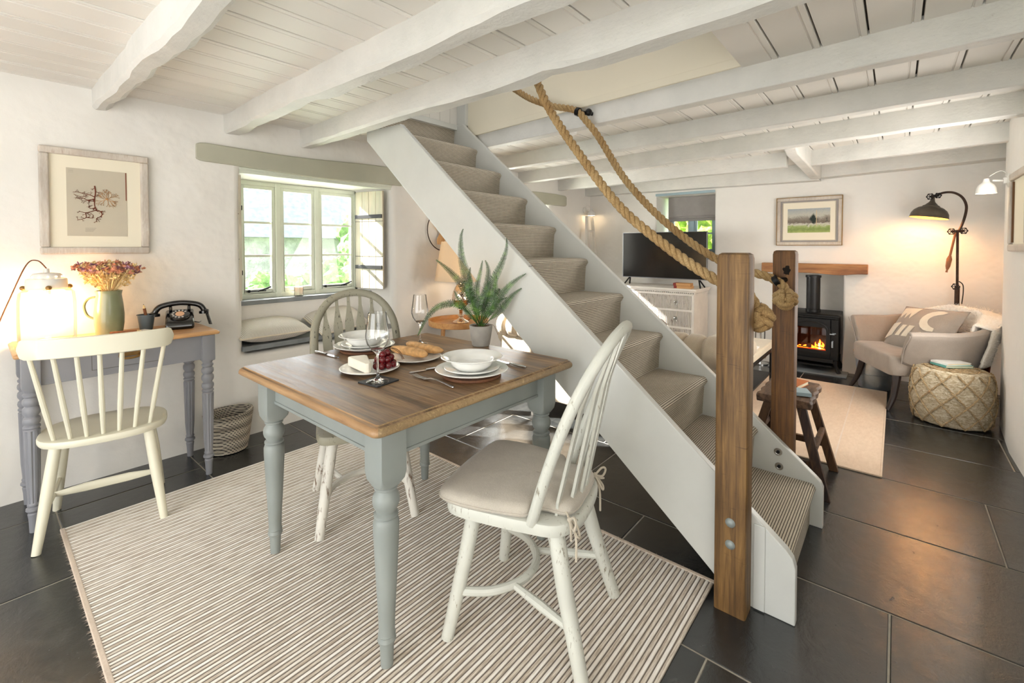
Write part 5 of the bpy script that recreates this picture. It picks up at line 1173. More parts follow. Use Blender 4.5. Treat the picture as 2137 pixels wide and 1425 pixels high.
for s in (-1,1):
    a,b=sorted((s*SL,s*(SL-.16))); MB().box((.03,a,.14),(.80,b,.54)).build('arm',M['sofa'],sf,smooth=0,bevel=.03,seg=3)
    rs=[]
    for i in range(50):
        u=i/49; x=.02+.80*u; ph=(u*6)%1; pl=1-.08*math.exp(-((min(ph,1-ph))/.09)**2); r=.090*pl
        rs.append([(x,s*(SL-.08)+r*1.1*math.cos(2*PI*j/16),.575+r*math.sin(2*PI*j/16)) for j in range(16)])
    MB().rings(rs).build('arm_roll',M['sofa'],sf,smooth=60)
for k in range(2): MB().box((.20,-.72+k*.72+.004,.34),(.83,k*.72-.004,.46)).build('seat_cushion',M['sofa'],sf,smooth=0,bevel=.035,seg=3)
for x in (.06,.74):
    for y in (-SL+.10,SL-.36+.02):
        MB().lathe([(0,.012),(.012,.012),(.018,.03),(.014,.045),(.034,.07),(.040,.10),(.030,.125),(.034,.14),(0,.14)],(x,y,0),16).lathe([(0,-.012),(.018,-.012),(.02,0),(.018,.012),(0,.012)],(x,y,.018),12,(0,1,0)).build('turned_foot',M['concrete'],sf)

# ------------------------------------------------------------------ dresser and television
dz=thing('chest_of_drawers','chalk-white chest of reeded drawers under the television','chest of drawers',(5.26,2.25,0))
DW=.505; DD=.50
MB().box((.018,-DW,.06),(DD,DW,.75)).build('carcass',M['dresser'],dz,smooth=0,bevel=.004)
MB().box((-.02,-DW-.03,.79),(DD,DW+.03,.815)).box((-.008,-DW-.018,.772),(DD,DW+.018,.79)).box((.004,-DW-.008,.745),(DD,DW+.008,.760)).build('top_slab',M['dresser'],dz,smooth=0,bevel=.003)
mb=MB()
for k in range(44): y=-DW-.01+k*(2*DW+.02)/44; mb.box((-.004,y+.003,.760),(.006,y+.016,.772))
for k in range(20): x=.0+k*.025; mb.box((x,-DW-.014,.760),(x+.013,-DW-.006,.772))
mb.build('dentil_moulding',M['dresser'],dz,smooth=0)
for z0,z1 in ((.575,.735),(.375,.550),(.17,.35)):
    mb=MB(); y0,y1=-DW+.035,DW-.02; N=56; pts=[]
    for k in range(N):
        w=(y1-y0)/N; a=y0+k*w; pts+=[(a+w*.04,.010),(a+w*.2,.002),(a+w*.5,-.002),(a+w*.8,.002),(a+w*.96,.010)]
    mb.rings([[(x,y,z) for y,x in pts]+[(.018,y1,z),(.018,y0,z)] for z in (z0,z1)]); d_=mb.build('drawer',M['dresser_reed'],dz,smooth=25)
    for yy in (-.30,.02,.33):
        zc=(z0+z1)/2; m=MB()
        if yy<-.1 or yy>.2:
            m.lathe([(0,.004),(.018,.003),(.020,0),(.0,0)],(-.002,yy,zc+.008),16,(-1,0,0)).tube([(-.012,yy+.020*math.cos(2*PI*j/16),zc-.006+.020*math.sin(2*PI*j/16)) for j in range(17)],.0032,6); m.build('ring_pull',M['pull'],d_)
        else: m.lathe([(0,.004),(.006,.003),(.007,0),(0,0)],(-.002,yy,zc),12,(-1,0,0)).box((-.004,yy-.006,zc-.018),(-.001,yy+.006,zc+.018)); m.build('escutcheon',M['pull'],d_)
for s in (-1,1): MB().box((.0,s*DW-.0 if s<0 else DW-.02,.06),(.018,-DW+.032 if s<0 else DW,.745)).build('side_post',M['dresser'],dz,smooth=0,bevel=.003)
for z0,z1 in ((.55,.575),(.35,.375),(.10,.17),(.735,.75)): MB().box((.002,-DW+.02,z0),(.018,DW-.01,z1)).build('rail',M['dresser'],dz,smooth=0,bevel=.002)
for x in (.05,DD-.05):
    for y in (-DW+.05,DW-.05): MB().lathe([(0,0),(.018,0),(.026,.03),(.022,.06),(0,.065)],(x,y,0),12).build('foot',M['dresser'],dz)
tv=thing('television','large flat black television on the white chest of drawers','television',(5.47,2.196,.815))
MB().box((-.012,-.522,.100),(.035,.522,.660)).build('casing',M['black_matt'],tv,smooth=0,bevel=.004)
MB().box((-.016,-.524,.094),(.004,.524,.102)).box((-.016,-.526,.102),(.004,-.520,.662)).box((-.016,.520,.102),(.004,.526,.662)).box((-.016,-.526,.658),(.004,.526,.664)).build('bezel',M['tv_frame'],tv,smooth=0)
MB().box((-.0145,-.518,.106),(-.011,.518,.656)).build('screen',M['tv_screen'],tv,smooth=0)
for s in (-1,1): MB().tube([(.01,s*.43,.105),(-.075,s*.475,.006)],.009,8).tube([(.01,s*.43,.105),(.085,s*.475,.006)],.009,8).build('stand_foot',M['iron'],tv)
def book(loc,rz,w,d,h,cover,label,group=None,spine=None):
    t=thing('book',label,'book',loc,rz,group)
    MB().box((-w/2,-d/2,0),(w/2,d/2,.0025)).box((-w/2,-d/2,h-.0025),(w/2,d/2,h)).box((-w/2,-d/2,0),(-w/2+.003,d/2,h)).build('cover',cover,t,smooth=0,bevel=.0008)
    MB().box((-w/2+.004,-d/2+.004,.0026),(w/2-.004,d/2-.004,h-.0026)).build('pages',M['page'],t,smooth=0)
    return t
def old_book(z,dy,label):
    t=thing('book',label,'book',(5.33,1.885+dy,z),R(3))
    MB().box((-.06,-.095,0),(.06,.095,.030)).build('cover',M['book_tan'],t,smooth=0,bevel=.002); MB().box((-.062,.065,-.0),(.062,.099,.0305)).build('red_spine',M['book_red'],t,smooth=0,bevel=.002)
old_book(.8155,0,'old tan book with a red leather spine, lower of the pair beside the television'); old_book(.847,.008,'old tan book with a red leather spine, upper of the pair beside the television')
# ottoman in front of the chest
ot=thing('tufted_stool','small buttoned taupe footstool in front of the chest of drawers','footstool',(4.42,1.98,0))
MB().lathe([(0,.36),(.21,.36),(.24,.40),(.25,.46),(.235,.52),(.20,.555),(.10,.57),(0,.572)],(0,0,0),30).build('seat_pad',M['taupe'],ot)
MB().tube([(.245*math.cos(2*PI*k/30),.245*math.sin(2*PI*k/30),.46) for k in range(31)],.005,6).build('piping',M['taupe'],ot)
for k in range(4): a=R(45+90*k); MB().tube([(.17*math.cos(a),.17*math.sin(a),.37),(.19*math.cos(a),.19*math.sin(a),0)],[.02,.012],8).build('leg',M['leg_dark'],ot)

# ------------------------------------------------------------------ fireplace
hb=thing('mantel_beam','rough oak mantel beam over the stove recess','mantel shelf',(XB-.06,.68,1.02))
rs=[]
for i in range(25):
    t_=i/24; y=-.465+.93*t_; a=.006*noise.noise(Vector((y*5,1,0))); b=.010*noise.noise(Vector((y*4,3,0))); dip=-.014*math.exp(-((y+.25)/.12)**2)
    rs.append([(-.075+a,y,.004+b+dip),(-.07+a,y,.094+a),(-.060+a,y,.100+a),(.057,y,.101),(.057,y,.0+b*.5)])
MB().rings(rs).build('beam',M['mantel'],hb,smooth=30,bevel=.004)
struct(MB().box((XB-.25,.36,0),(6.16,1.05,.012)).build('hearth_slab',M['slate_sill'],smooth=0,bevel=.002))
sv=thing('wood_stove','black cast-iron wood stove with a fire burning behind arched glass','stove',(5.62,.672,.012))
MB().rings([[(x,y,z) for x,y in rrect(a,-b,.40,b,.02,3)] for z,a,b in ((.572,-.03,.245),(.577,-.042,.256),(.588,-.042,.256),(.597,-.02,.235))]).build('top_plate',M['black_matt'],sv,smooth=40)
MB().box((.02,-.225,.13),(.36,.225,.575)).box((0,-.235,.545),(.02,.235,.575)).box((0,-.236,.13),(.02,-.17,.545)).box((0,.17,.13),(.02,.236,.545)).box((0,-.17,.13),(.02,.17,.19)).build('body',M['black_matt'],sv,smooth=0,bevel=.005,seg=2)
# firebox recessed: door frame with arched opening
def arch(w,z0,z1,rise,n=14): return [(-w,z0),(w,z0),(w,z1)]+[(w*math.cos(PI*k/n),z1+rise*math.sin(PI*k/n)) for k in range(1,n)]+[(-w,z1)]
outer=arch(.170,.19,.44,.09); inner=arch(.135,.225,.425,.075)
mb=MB(); n=len(outer)
vs=[(-.028,y,z) for y,z in outer]+[(-.028,y,z) for y,z in inner]+[(.0,y,z) for y,z in outer]+[(-.005,y,z) for y,z in inner]
fs=[]
for i in range(n):
    j=(i+1)%n; fs+=[(i,j,n+j,n+i),(i,2*n+i,2*n+j,j),(n+i,n+j,3*n+j,3*n+i)]
mb.add(vs,fs); dr_=mb.build('door',M['black_matt'],sv,smooth=30)
MB().box((-.020,-.168,.455),(-.001,.168,.545)).build('door_header',M['black_matt'],sv,smooth=0,bevel=.003)
MB().tube([(-.029,.0+math.cos(PI*k/14)*.150,.43+math.sin(PI*k/14)*.083) for k in range(15)],.006,6).build('arch_bead',M['black_matt'],dr_)
MB().prism([(a*.995,b) for a,b in inner],-.014,-.010,'YZ').build('glass_pane',M['stove_glass'],dr_,smooth=0)
MB().tube([(-.03,-.19,.33),(-.055,-.19,.33),(-.058,-.19,.27)],.008,8).build('handle',M['zinc'],dr_)
# interior glow, logs, flames sit just in front of the box body
MB().box((-.0045,-.134,.226),(-.003,.134,.49)).build('firebox_lining',plain('fire_brick','#5a3a28',.9,var=.3,vs=30),sv,smooth=0)
MB().box((-.0095,-.13,.227),(-.0055,.13,.236)).build('ember_bed',M['ember'],sv,smooth=0)
def flame(y,h,w,seed,mat,nm,x=-.0085):
    rnd=random.Random(seed); L=[];Rr=[]
    for i in range(9):
        t_=i/8; ww=w*(1-t_)**.8*(1+.25*math.sin(t_*9+seed)); cx=y+.010*math.sin(t_*5+seed)*t_; L.append((cx-ww,.234+h*t_)); Rr.append((cx+ww,.234+h*t_))
    MB().prism(L+list(reversed(Rr)),x,x+.003,'YZ').build(nm,mat,sv,smooth=0)
for y,h,w,sd in ((-.075,.10,.020,1),(-.105,.075,.016,2),(-.05,.07,.016,4),(-.02,.035,.02,3),(.05,.03,.03,6),(.10,.025,.025,7),(-.088,.055,.028,9)): flame(y,h,w,sd,M['fire'],'flame',-.0085-.0002*sd)
flame(-.08,.06,.011,5,M['fire2'],'flame_core',-.0105)
MB().tube([(-.009,-.12,.246),(-.009,-.05,.262)],.006,7).tube([(-.009,.0,.243),(-.009,.11,.243)],.006,7).build('log',M['log'],sv)
MB().box((-.07,-.20,.112),(.03,.20,.132)).box((-.07,-.20,.132),(-.062,.20,.146)).build('ash_lip',M['black_matt'],sv,smooth=0,bevel=.003)
MB().box((-.02,-.19,.055),(.30,.19,.075)).build('lower_shelf',M['black_matt'],sv,smooth=0,bevel=.003)
for x in (.02,.32):
    for s in (-1,1): MB().tube([(x-.01,s*.245,0),(x,s*.215,.07),(x+.01,s*.205,.14)],[.022,.016,.026],8).build('leg',M['black_matt'],sv)
MB().lathe([(0,0),(.068,0),(.068,.03),(.062,.032),(.062,.36),(.070,.362),(.070,.385),(.0,.385)],(.10,-.005,.602),26).build('flue_pipe',M['black_matt'],sv)
MB().box((-.002,-.215,.40),(.0,-.185,.41)).box((-.03,-.205,.395),(-.02,-.165,.405)).build('air_control',M['zinc'],sv,smooth=0)
point('stove_fire_light',(5.600,.60,.30),.5,(1,.42,.12),.003)
# fire tools left of the recess
ft=thing('fire_tools','slim polished companion set of fire irons left of the stove','fire tools',(5.62,1.14,0))
MB().lathe([(0,0),(.08,0),(.08,.012),(.02,.02),(0,.02)],(0,0,0),20).build('base',M['steel'],ft)
MB().tube([(0,0,.02),(0,0,.66)],.008,8).sphere((0,0,.67),.016,8,6).tube([(0,-.05,.58),(0,.05,.58)],.005,6).build('stand',M['steel'],ft)
for k,(y,h) in enumerate(((-.045,.62),(.045,.60))): MB().tube([(-.02,y,.14),(-.02,y,h)],.006,7).sphere((-.02,y,h),.012,8,6).build('poker' if k else 'tongs',M['steel'],ft)
MB().box((-.035,-.06,.07),(-.01,-.03,.18)).build('brush',M['bench_cloth'],ft,smooth=0,bevel=.006)
# bench between sofa and stove
be=thing('upholstered_bench','cream upholstered bench on black metal legs in front of the stove','bench',(4.40,1.12,0.01))
MB().box((-.42,-.26,.35),(.42,.26,.42)).build('seat_pad',M['bench_cloth'],be,smooth=0,bevel=.02,seg=3)
MB().box((-.42,-.26,.325),(.42,.26,.35)).build('frame',M['iron'],be,smooth=0)
for x in (-.40,.40):
    for y in (-.24,.24): MB().box((x-.014,y-.014,0),(x+.014,y+.014,.325)).build('leg',M['iron'],be,smooth=0)
MB().box((-.40,-.235,.10),(.40,.235,.115)).build('lower_shelf',M['iron'],be,smooth=0)
o=MB().box((-.10,-.07,0),(.10,.07,.012)).build('magazine',M['book_white'],smooth=0,bevel=.001); o.location=(4.25,.96,.431); tag(o,'white magazine lying on the cream bench','magazine')
# zinc bucket with tongs
bu=thing('zinc_bucket','galvanised log bucket between the stove and the armchair','bucket',(5.36,.14,0))
MB().lathe([(0,0),(.115,0),(.118,.004),(.150,.29),(.158,.292),(.158,.30),(.148,.298),(.114,.008),(0,.008)],(0,0,0),32).lathe([(.134,.13),(.138,.135),(.135,.14)],(0,0,0),32,cap=False).build('body',M['zinc'],bu)
MB().tube([(-.02,.06,.02),(-.05,.15,.34)],.010,8).build('tool_handle',M['tray_wood'],bu)
MB().tube([(-.02,.02,.02),(-.045,.10,.315)],.014,8).build('brush_head',M['iron'],bu)

# ------------------------------------------------------------------ armchair
AC=Vector((5.095,-.122,0)); face=math.atan2(.50,-.24)
ac=thing('upholstered_armchair','taupe wool armchair with swept wing arms in the far right corner','armchair',tuple(AC),face-PI/2)
# local: +y = front.  shell from front-left tip round the back to front-right tip
def shell():
    ctl=[ # (x,y) top rim, z top, (x,y) bottom, z bottom
     ((-.455,.27,.635),(-.335,.26,.385)),((-.465,.14,.640),(-.338,.14,.335)),((-.465,-.04,.645),(-.338,-.02,.305)),((-.445,-.20,.675),(-.325,-.16,.295)),((-.36,-.315,.745),(-.26,-.25,.29)),((-.18,-.365,.765),(-.13,-.285,.285)),((0,-.375,.77),(0,-.295,.285)),
     ((.18,-.365,.76),(.13,-.285,.285)),((.36,-.315,.715),(.26,-.25,.29)),((.445,-.20,.675),(.325,-.16,.295)),((.465,-.04,.645),(.338,-.02,.305)),((.465,.14,.640),(.338,.14,.335)),((.455,.27,.635),(.335,.26,.385))]
    T=spline([c[0] for c in ctl],6); B=spline([c[1] for c in ctl],6); return T,B
T,B=shell(); mb=MB(); rs=[]; n=len(T); ctr=Vector((0,.05,0))
for i in range(n):
    t_,b_=T[i],B[i]; tang=(T[min(i+1,n-1)]-T[max(i-1,0)]); tang.z=0; tang.normalize(); outw=Vector((tang.y,-tang.x,0)); 
    if outw.dot(Vector((t_.x,t_.y-.05,0)))<0: outw=-outw
    ring=[]
    mid=b_.lerp(t_,.5)-outw*.018
    for p,th in ((b_,.0),(mid,.0),(t_-Vector((0,0,.03)),.0)): ring.append(p+outw*.030)
    ring+= [t_+outw*.040-Vector((0,0,.008)),t_+outw*.028+Vector((0,0,.012)),t_+Vector((0,0,.018)),t_-outw*.028+Vector((0,0,.008)),t_-outw*.034-Vector((0,0,.015))]
    for p in (mid,b_): ring.append(p-outw*.030)
    rs.append(ring)
mb.rings(rs).build('wing_shell',M['taupe'],ac,smooth=50,sub=1)
for i0 in (0,n-1):
    i=i0; MB().tube(spline([p+Vector((0,.004,0)) for p in rs[i][0:4]],4),.0038,6).build('front_piping',M['taupe'],ac)
MB().rings([[(x,y,z) for x,y in rrect(-.335+a,-.27,.335-a,.315-a*.4,.05,5)] for z,a in ((.275,.03),(.285,.01),(.33,.0),(.405,.0),(.425,.008),(.438,.035))]).build('seat',M['taupe'],ac,smooth=50)
MB().rings([[(x,y,z) for x,z in ((-.28,.29),(.28,.29),(.33,.68),(-.33,.68))] for y in (-.335,-.345)]).build('back_board',M['copper'],ac,smooth=0)
for s in (-1,1):
    MB().tube(spline([(s*.27,.245,.30),(s*.285,.262,.20),(s*.30,.285,.10),(s*.318,.325,.012),(s*.322,.335,.0)],5),[.030]*1+[.030-.0009*k for k in range(1,21)],10).build('leg',M['leg_dark'],ac)
    MB().tube(spline([(s*.25,-.22,.30),(s*.265,-.25,.15),(s*.28,-.30,.0)],5),[.024-.0012*k for k in range(11)],8).build('leg',M['leg_dark'],ac)
def loc_to_world(p): return ac.location+Matrix.Rotation(face-PI/2,3,'Z')@Vector(p)
cw=loc_to_world((.02,-.07,.60))
cu=cushion('scatter_cushion','taupe cushion with cream moon and zigzag shapes leaning in the armchair',tuple(cw),(R(56),R(-3),face+PI/2+R(14)),.58,.42,.15,M['taupe'],M['taupe'])
def motif(poly,hgt=.0835):
    poly=[(a*1.12,b*1.16) for a,b in poly]
    mb=MB(); pts=[]
    c=Vector((sum(p[0] for p in poly)/len(poly),sum(p[1] for p in poly)/len(poly),0))
    def zf(x,y): u=x/.58+.5; v=y/.42+.5; return .075*(max(0,(1-abs(2*u-1)**2.4)*(1-abs(2*v-1)**2.4)))**.55+.0035
    def dens(P,n=3):
        o=[]
        for a,b in zip(P,P[1:]+P[:1]):
            for k in range(n): o.append((a[0]+(b[0]-a[0])*k/n,a[1]+(b[1]-a[1])*k/n))
        return o
    P=dens(poly); bm=bmesh.new(); vs=[bm.verts.new((x,y,0)) for x,y in P]; f=bm.faces.new(vs); bmesh.ops.triangulate(bm,faces=[f]); 
    bmesh.ops.subdivide_edges(bm,edges=bm.edges,cuts=2,use_grid_fill=True)
    for v in bm.verts: v.co.z=zf(v.co.x,v.co.y)
    bmesh.ops.recalc_face_normals(bm,faces=bm.faces)
    me=bpy.data.meshes.new('printed_shape'); bm.to_mesh(me); bm.free(); me.materials.append(M['cushion_plain']); o=bpy.data.objects.new('printed_shape',me); COL.objects.link(o); o.parent=cu
moon=[(.06+.105*math.cos(a),.055+.090*math.sin(a)) for a in [R(68+k*20) for k in range(12)]]+[(.115+.100*math.cos(a),.055+.062*math.sin(a)) for a in [R(255-k*18) for k in range(9)]]
zig=[(-.22,.15),(-.05,.15),(-.06,.10),(-.085,.045),(-.105,.10),(-.13,.045),(-.15,.10),(-.175,.05),(-.20,.09)]
motif([(a+.06,b) for a,b in moon]); motif(zig); motif([(-.10,-.01),(-.06,-.01),(-.09,-.10),(-.13,-.10)]); motif([(-.04,-.01),(.01,-.01),(-.02,-.10),(-.07,-.10)]); motif([(-.21,.0),(-.13,.01),(-.16,-.10),(-.24,-.13)]); motif([(.02,-.10),(.04,-.06),(.08,-.05),(.11,-.08),(.11,-.11)])
# sheepskin over the back
mb=MB(); T2,B2_=T,B
def skin(u,v):
    i=u*(.44)+.25; k=i*(n-1); a=int(k); f=k-a; a=min(a,n-2); t_=T[a].lerp(T[a+1],f); b_=B[a].lerp(B[a+1],f); o_=Vector((t_.x,t_.y-.05,0)).normalized()
    w=v*2-1   # -1 outside bottom, 0 rim, 1 inside
    drop=.30+.05*math.sin(u*9)
    if w<0: p=t_.lerp(b_,-w*.75)+o_*(.060)
    else: p=t_.lerp(b_,w*.35)-o_*(.052)
    p=p+Vector((0,0,.034*math.exp(-(w/.25)**2)))
    d=.014*noise.noise(Vector((u*24,v*22,0)))+.008*noise.noise(Vector((u*60,v*60,4)))
    return p+(o_ if w<0 else -o_)*abs(d)+Vector((0,0,abs(d)*.8))
mb=MB().grid(skin,60,34); sk=mb.build('sheepskin_throw',M['fleece'],smooth=80,solid=.016)
sk.location=ac.location; sk.rotation_euler=ac.rotation_euler; tag(sk,'cream sheepskin draped over the armchair back','sheepskin')
hair=MB(); rnd=random.Random(8)
for k in range(5200):
    u,v=rnd.random(),rnd.random(); p=skin(u,v); w=v*2-1; o_=Vector((p.x,p.y-.05,0)).normalized()*(1 if w<0 else -1); d=(o_*(.6 if abs(w)>.15 else .1)+Vector((rnd.uniform(-.5,.5),rnd.uniform(-.5,.5),rnd.uniform(-.2,.8)))).normalized()
    l=rnd.uniform(.018,.034); q=Vector((rnd.uniform(-1,1),rnd.uniform(-1,1),rnd.uniform(-1,1))).cross(d).normalized()*.0022
    hair.add([p-q,p+q,p+d*l],[(0,1,2)])
h_=hair.build('wool_locks',M['fleece'],sk,smooth=0,recalc=False,kind='stuff')

# ------------------------------------------------------------------ floor lamp
fp=thing('floor_lamp','industrial floor lamp with a dark dome shade arching over the armchair','floor lamp',(5.50,-.405,0))
MB().lathe([(0,0),(.13,0),(.135,.01),(.12,.02),(.03,.03),(.022,.04),(0,.04)],(0,0,0),28).build('base',M['iron_brown'],fp)
MB().tube([(0,0,.03),(0,0,.95)],.017,12).build('lower_pole',M['iron_brown'],fp)
MB().tube([(0,0,.94),(0,.005,1.43)],.0095,10).build('upper_pole',M['iron_brown'],fp)
arc=spline([(0,.02,1.40),(-.0,-.012,1.46),(0,-.038,1.56),(0,-.045,1.65),(0,-.018,1.725),(0,.035,1.768),(0,.10,1.772),(0,.155,1.745)],7)
MB().tube(arc,.0095,10).build('curved_arm',M['iron_brown'],fp)
MB().tube([(-.004,.018,1.42),(-.01,.050,1.22)],.0085,10).build('counter_rod',M['copper_wood'],fp)
MB().tube([(-.010,.050,1.22),(-.0115,.054,1.19),(-.0135,.062,1.13),(-.0145,.066,1.10)],[.010,.019,.016,.009],12).tube([(-.0145,.066,1.10),(-.015,.071,1.075)],[.006,.008],8).build('counter_handle',M['copper_wood'],fp)
def valve(c,ax,r,name='valve_wheel'):
    c=Vector(c); q=Vector(ax).to_track_quat('Z','Y'); mb=MB(); mb.tube([c+q@Vector(((r+.003*math.cos(6*2*PI*k/36))*math.cos(2*PI*k/36),(r+.003*math.cos(6*2*PI*k/36))*math.sin(2*PI*k/36),0)) for k in range(37)],.0038,6)
    for k in range(3): a=PI*k/3; mb.tube([c+q@Vector((-r*math.cos(a),-r*math.sin(a),0)),c+q@Vector((r*math.cos(a),r*math.sin(a),0))],.0028,5)
    mb.sphere(c,.008,8,6); return mb.build(name,M['iron'],fp)
valve((-.035,.045,1.43),(-1,.3,0),.024); valve((-.03,-.030,1.435),(-1,-.2,0),.024); MB().tube([(-.03,.045,1.43),(-.028,-.03,1.435)],.012,8).build('clamp',M['iron_brown'],fp)
valve((-.03,.185,1.742),(-1,.3,0),.024); valve((-.03,.135,1.748),(-1,-.3,0),.021); MB().tube([(-.03,.175,1.742),(0,.14,1.75)],.014,8).build('clamp',M['iron_brown'],fp)
valve((-.035,.012,.955),(-1,.3,0),.024); MB().tube(spline([(-.005,-.01,1.0),(.0,-.035,.97),(0,-.038,.90),(0,-.03,.80)],5),.004,6).build('flex',M['black'],fp)
sd=Vector((.03,-.15,1)).normalized(); hc=Vector((-.005,.165,1.735))
dome=[(.012,.0),(.014,-.02),(.020,-.04),(.034,-.055),(.045,-.068),(.058,-.075),(.060,-.082),(.085,-.092),(.112,-.115),(.128,-.145),(.133,-.178),(.136,-.182)]
MB().lathe([(0,.002)]+dome+[(r-.003,z) for r,z in reversed(dome[5:])],hc,36,sd,cap=False).build('dome_shade',M['lamp_shade_metal'],fp)
MB().lathe([(r-.005,z-.001) for r,z in dome[6:]],hc,36,sd,cap=False).build('gold_lining',M['lamp_inside'],fp)
qd=sd.to_track_quat('Z','Y'); bulb=hc+qd@Vector((0,0,-.125))
MB().sphere(bulb,.026,12,8).build('bulb',M['bulb_bright'],fp)
point('floor_lamp_light',tuple(Vector(fp.location)+bulb+Vector((0,0,-.04))),3,(1,.66,.36),.05)
# ------------------------------------------------------------------ wall lights
def sconce(loc,rz,label,power,scale=1.0):
    t=thing('wall_light',label,'wall light',loc,rz)   # local -y into the room
    MB().lathe([(0,.0),(.045,0),(.047,.012),(.03,.020),(0,.022)],(0,0,0),22,(0,-1,0)).box((-.02,-.035,-.02),(.02,-.015,.02)).build('wall_plate',M['white_metal'],t,bevel=.001)
    MB().tube([(0,-.02,0),(0,-.085,.006)],.006,8).tube(spline([(0,-.02,.03),(0,-.03,.06),(0,-.06,.065),(0,-.10,.035)],5),.0025,6).build('arm',M['white_metal'],t)
    bell=[(.014,.02),(.018,.0),(.024,-.008),(.040,-.022),(.050,-.045),(.053,-.075),(.055,-.080)]
    MB().lathe([(0,.022)]+bell+[(r-.003,z) for r,z in reversed(bell[1:])],(0,-.115,0),24,cap=False).build('bell_shade',M['white_metal'],t)
    MB().sphere((0,-.115,-.055),.020,10,8).build('bulb',M['bulb_soft'],t)
    p=t.location+Matrix.Rotation(rz,3,'Z')@Vector((0,-.115,-.085)); point('wall_light_bulb',tuple(p),power,(1,.74,.45),.02); return t
sconce((4.50,-.578,1.745),PI,'small white bell wall light on the right wall beside the framed picture',.6)
sconce((5.62,YL+.002,1.815),0,'small white bell wall light in the far left corner above the white ladder rack',.7)
lr=thing('ladder_rack','white A-frame ladder rack leaning in the far corner under the wall light','ladder rack',(5.55,3.26,0))
for s in (-1,1): MB().rings([[(a,b,z) for a,b in ((s*w-.018,-.10+z*.06),(s*w+.018,-.10+z*.06),(s*w+.018,-.07+z*.06),(s*w-.018,-.07+z*.06))] for z,w in ((0,.22),(1.72,.07))]).build('side_rail',M['dresser'],lr,smooth=0)
for z in (.4,.8,1.18,1.5): w=.22-.15*z/1.72; MB().box((-w,-.10+z*.06,z),(w,-.075+z*.06,z+.03)).build('rung',M['dresser'],lr,smooth=0)
al2=MB().lathe([(0,0),(.055,0),(.06,-.008),(.058,-.028),(.04,-.036),(0,-.037)],(0,0,0),28).build('smoke_alarm',M['pad'],smooth=40); al2.location=(2.87,1.87,ZC); tag(al2,'round white smoke alarm on the ceiling boards between two beams','smoke alarm')

# ------------------------------------------------------------------ pouf and books
pf=thing('woven_pouf','round braided seagrass pouf on the floor by the right wall','pouf',(4.66,-.325,0))
PR=.232; PH=.40
def prad(z): u=z/PH; return PR*(.86+.14*math.sin(PI*min(max(u,0),1))**.6)
rs=[]; nn_=90
lev=[(.004,.55),(.006,.8)]+[(z,None) for z in [.015+.0125*k for k in range(28)]]+[(PH-.004,.86),(PH,.7),(PH+.004,.35),(PH+.004,.02)]
for z,k in lev:
    r=PR*k if k else prad(z); ring=[]
    for i in range(nn_):
        a=2*PI*i/nn_; q=(1+.016*noise.noise(Vector((math.cos(a)*14,math.sin(a)*14,z*60)))+.010*math.sin(z*250+a*9)); ring.append((r*q*math.cos(a),r*q*math.sin(a),z))
    rs.append(ring)
MB().rings(rs).build('woven_body',M['seagrass'],pf,smooth=80)
mb=MB(); 
def braid(mb,pts,r):
    for kk in range(2):
        q=[]
        for i,p in enumerate(pts):
            p=Vector(p); o_=Vector((p.x,p.y,0)); o_=o_.normalized() if o_.length>.01 else Vector((1,0,0)); a=i*1.25+kk*PI; d=(Vector(pts[min(i+1,len(pts)-1)])-Vector(pts[max(i-1,0)])).normalized(); s_=o_.cross(d); q.append(p+o_*(r*.5*math.cos(a))+s_*(r*.8*math.sin(a)))
        mb.tube(q,r*.75,5)
for k in range(11):
    for s in (-1,1):
        pts=[]
        for i in range(44):
            u=i/43; z=.012+(PH-.02)*u; a=2*PI*k/11+s*u*1.35; r=prad(z)+.004; pts.append((r*math.cos(a),r*math.sin(a),z))
        braid(mb,pts,.0050)
mb.build('crossed_braid',M['braid'],pf,smooth=60)
mb=MB()
for rr in (.05,.10,.15): braid(mb,[(rr*math.cos(2*PI*k/60),rr*math.sin(2*PI*k/60),PH+.004) for k in range(61)],.006)
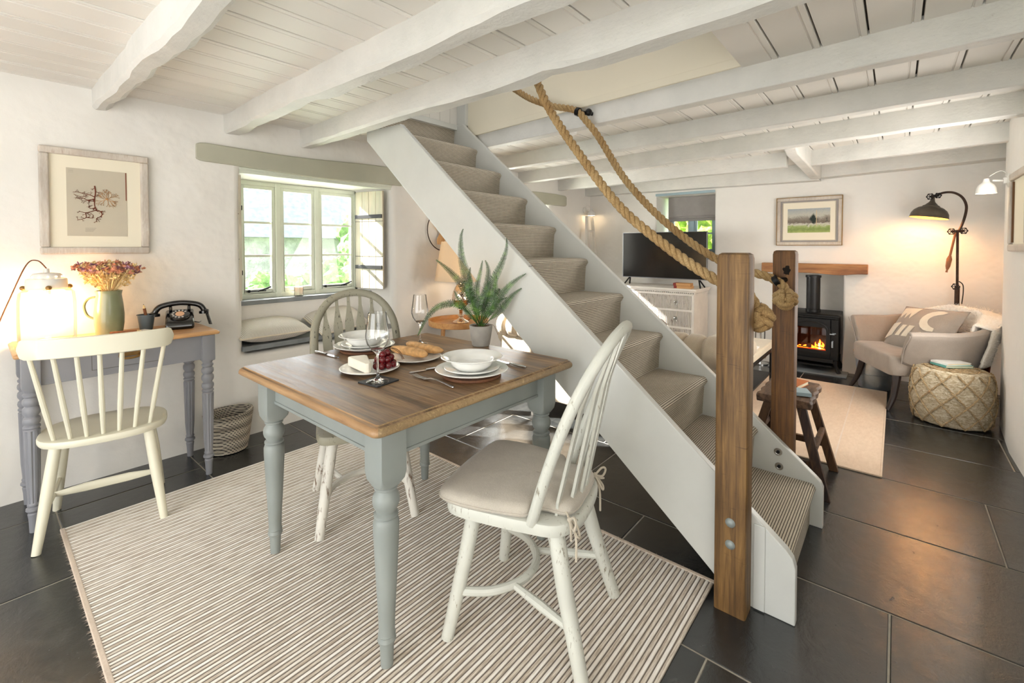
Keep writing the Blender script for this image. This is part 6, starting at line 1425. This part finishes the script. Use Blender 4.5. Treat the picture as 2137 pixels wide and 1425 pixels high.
for k in range(9): a=2*PI*k/9; braid(mb,[((.17*t_)*math.cos(a+t_*1.0),(.17*t_)*math.sin(a+t_*1.0),PH+.008) for t_ in [i/20 for i in range(21)]],.005)
mb.build('top_braid',M['braid'],pf,smooth=60)
book((4.68,-.325,PH+.014),R(-52),.20,.13,.016,M['book_green'],'teal paperback, lower book on the woven pouf')
book((4.685,-.32,PH+.0302),R(-46),.19,.125,.015,M['book_white'],'white-covered book, upper one on the woven pouf')

# ------------------------------------------------------------------ rustic stool
rsl=thing('rustic_stool','old dark wooden trestle stool behind the far oak post','stool',(3.00,.455,0))
mb=MB(); rs=[]
for i in range(13):
    t_=i/12; x=-.215+.43*t_; w=.125+.006*math.sin(i*1.9); j1=.006*noise.noise(Vector((i,0,0))); rs.append([(x,-w,.450+j1),(x,w,.450),(x,w+.003,.480),(x,w*.97,.492+j1),(x,0,.494+j1*.5),(x,-w*.97,.490),(x,-w-.003,.478)])
mb.rings(rs).build('seat',M['stool_wood'],rsl,smooth=30,bevel=.004)
for sx in (-1,1):
    for sy in (-1,1): MB().rings([[(x+a,y+b,z) for a,b in ((-.017,-.022),(.017,-.022),(.017,.022),(-.017,.022))] for x,y,z in ((sx*.205,sy*.195,0),(sx*.155,sy*.075,.452))]).build('leg',M['stool_leg'],rsl,smooth=0,bevel=.003)
for sx in (-1,1): MB().rings([[(sx*.185+a,y,.155+b) for a,b in ((-.012,-.018),(.012,-.018),(.012,.018),(-.012,.018))] for y in (-.155,.155)]).build('stretcher',M['stool_leg'],rsl,smooth=0,bevel=.002)
for sy in (-1,1): MB().rings([[(x,sy*.140+a,.24+b) for a,b in ((-.012,-.016),(.012,-.016),(.012,.016),(-.012,.016))] for x in (-.175,.175)]).build('stretcher',M['stool_leg'],rsl,smooth=0,bevel=.002)
book((3.06,.455,.4955),R(-12),.17,.12,.022,M['book_orange'],'orange-brown book lying on the rustic stool')
o=MB().box((-.05,-.035,0),(.05,.035,.02)).build('small_box',M['frame_blue'],smooth=0,bevel=.002); o.location=(2.91,.385,.4955); o.rotation_euler=(0,0,R(20)); tag(o,'small pale blue box on the rustic stool beside the orange book','box')
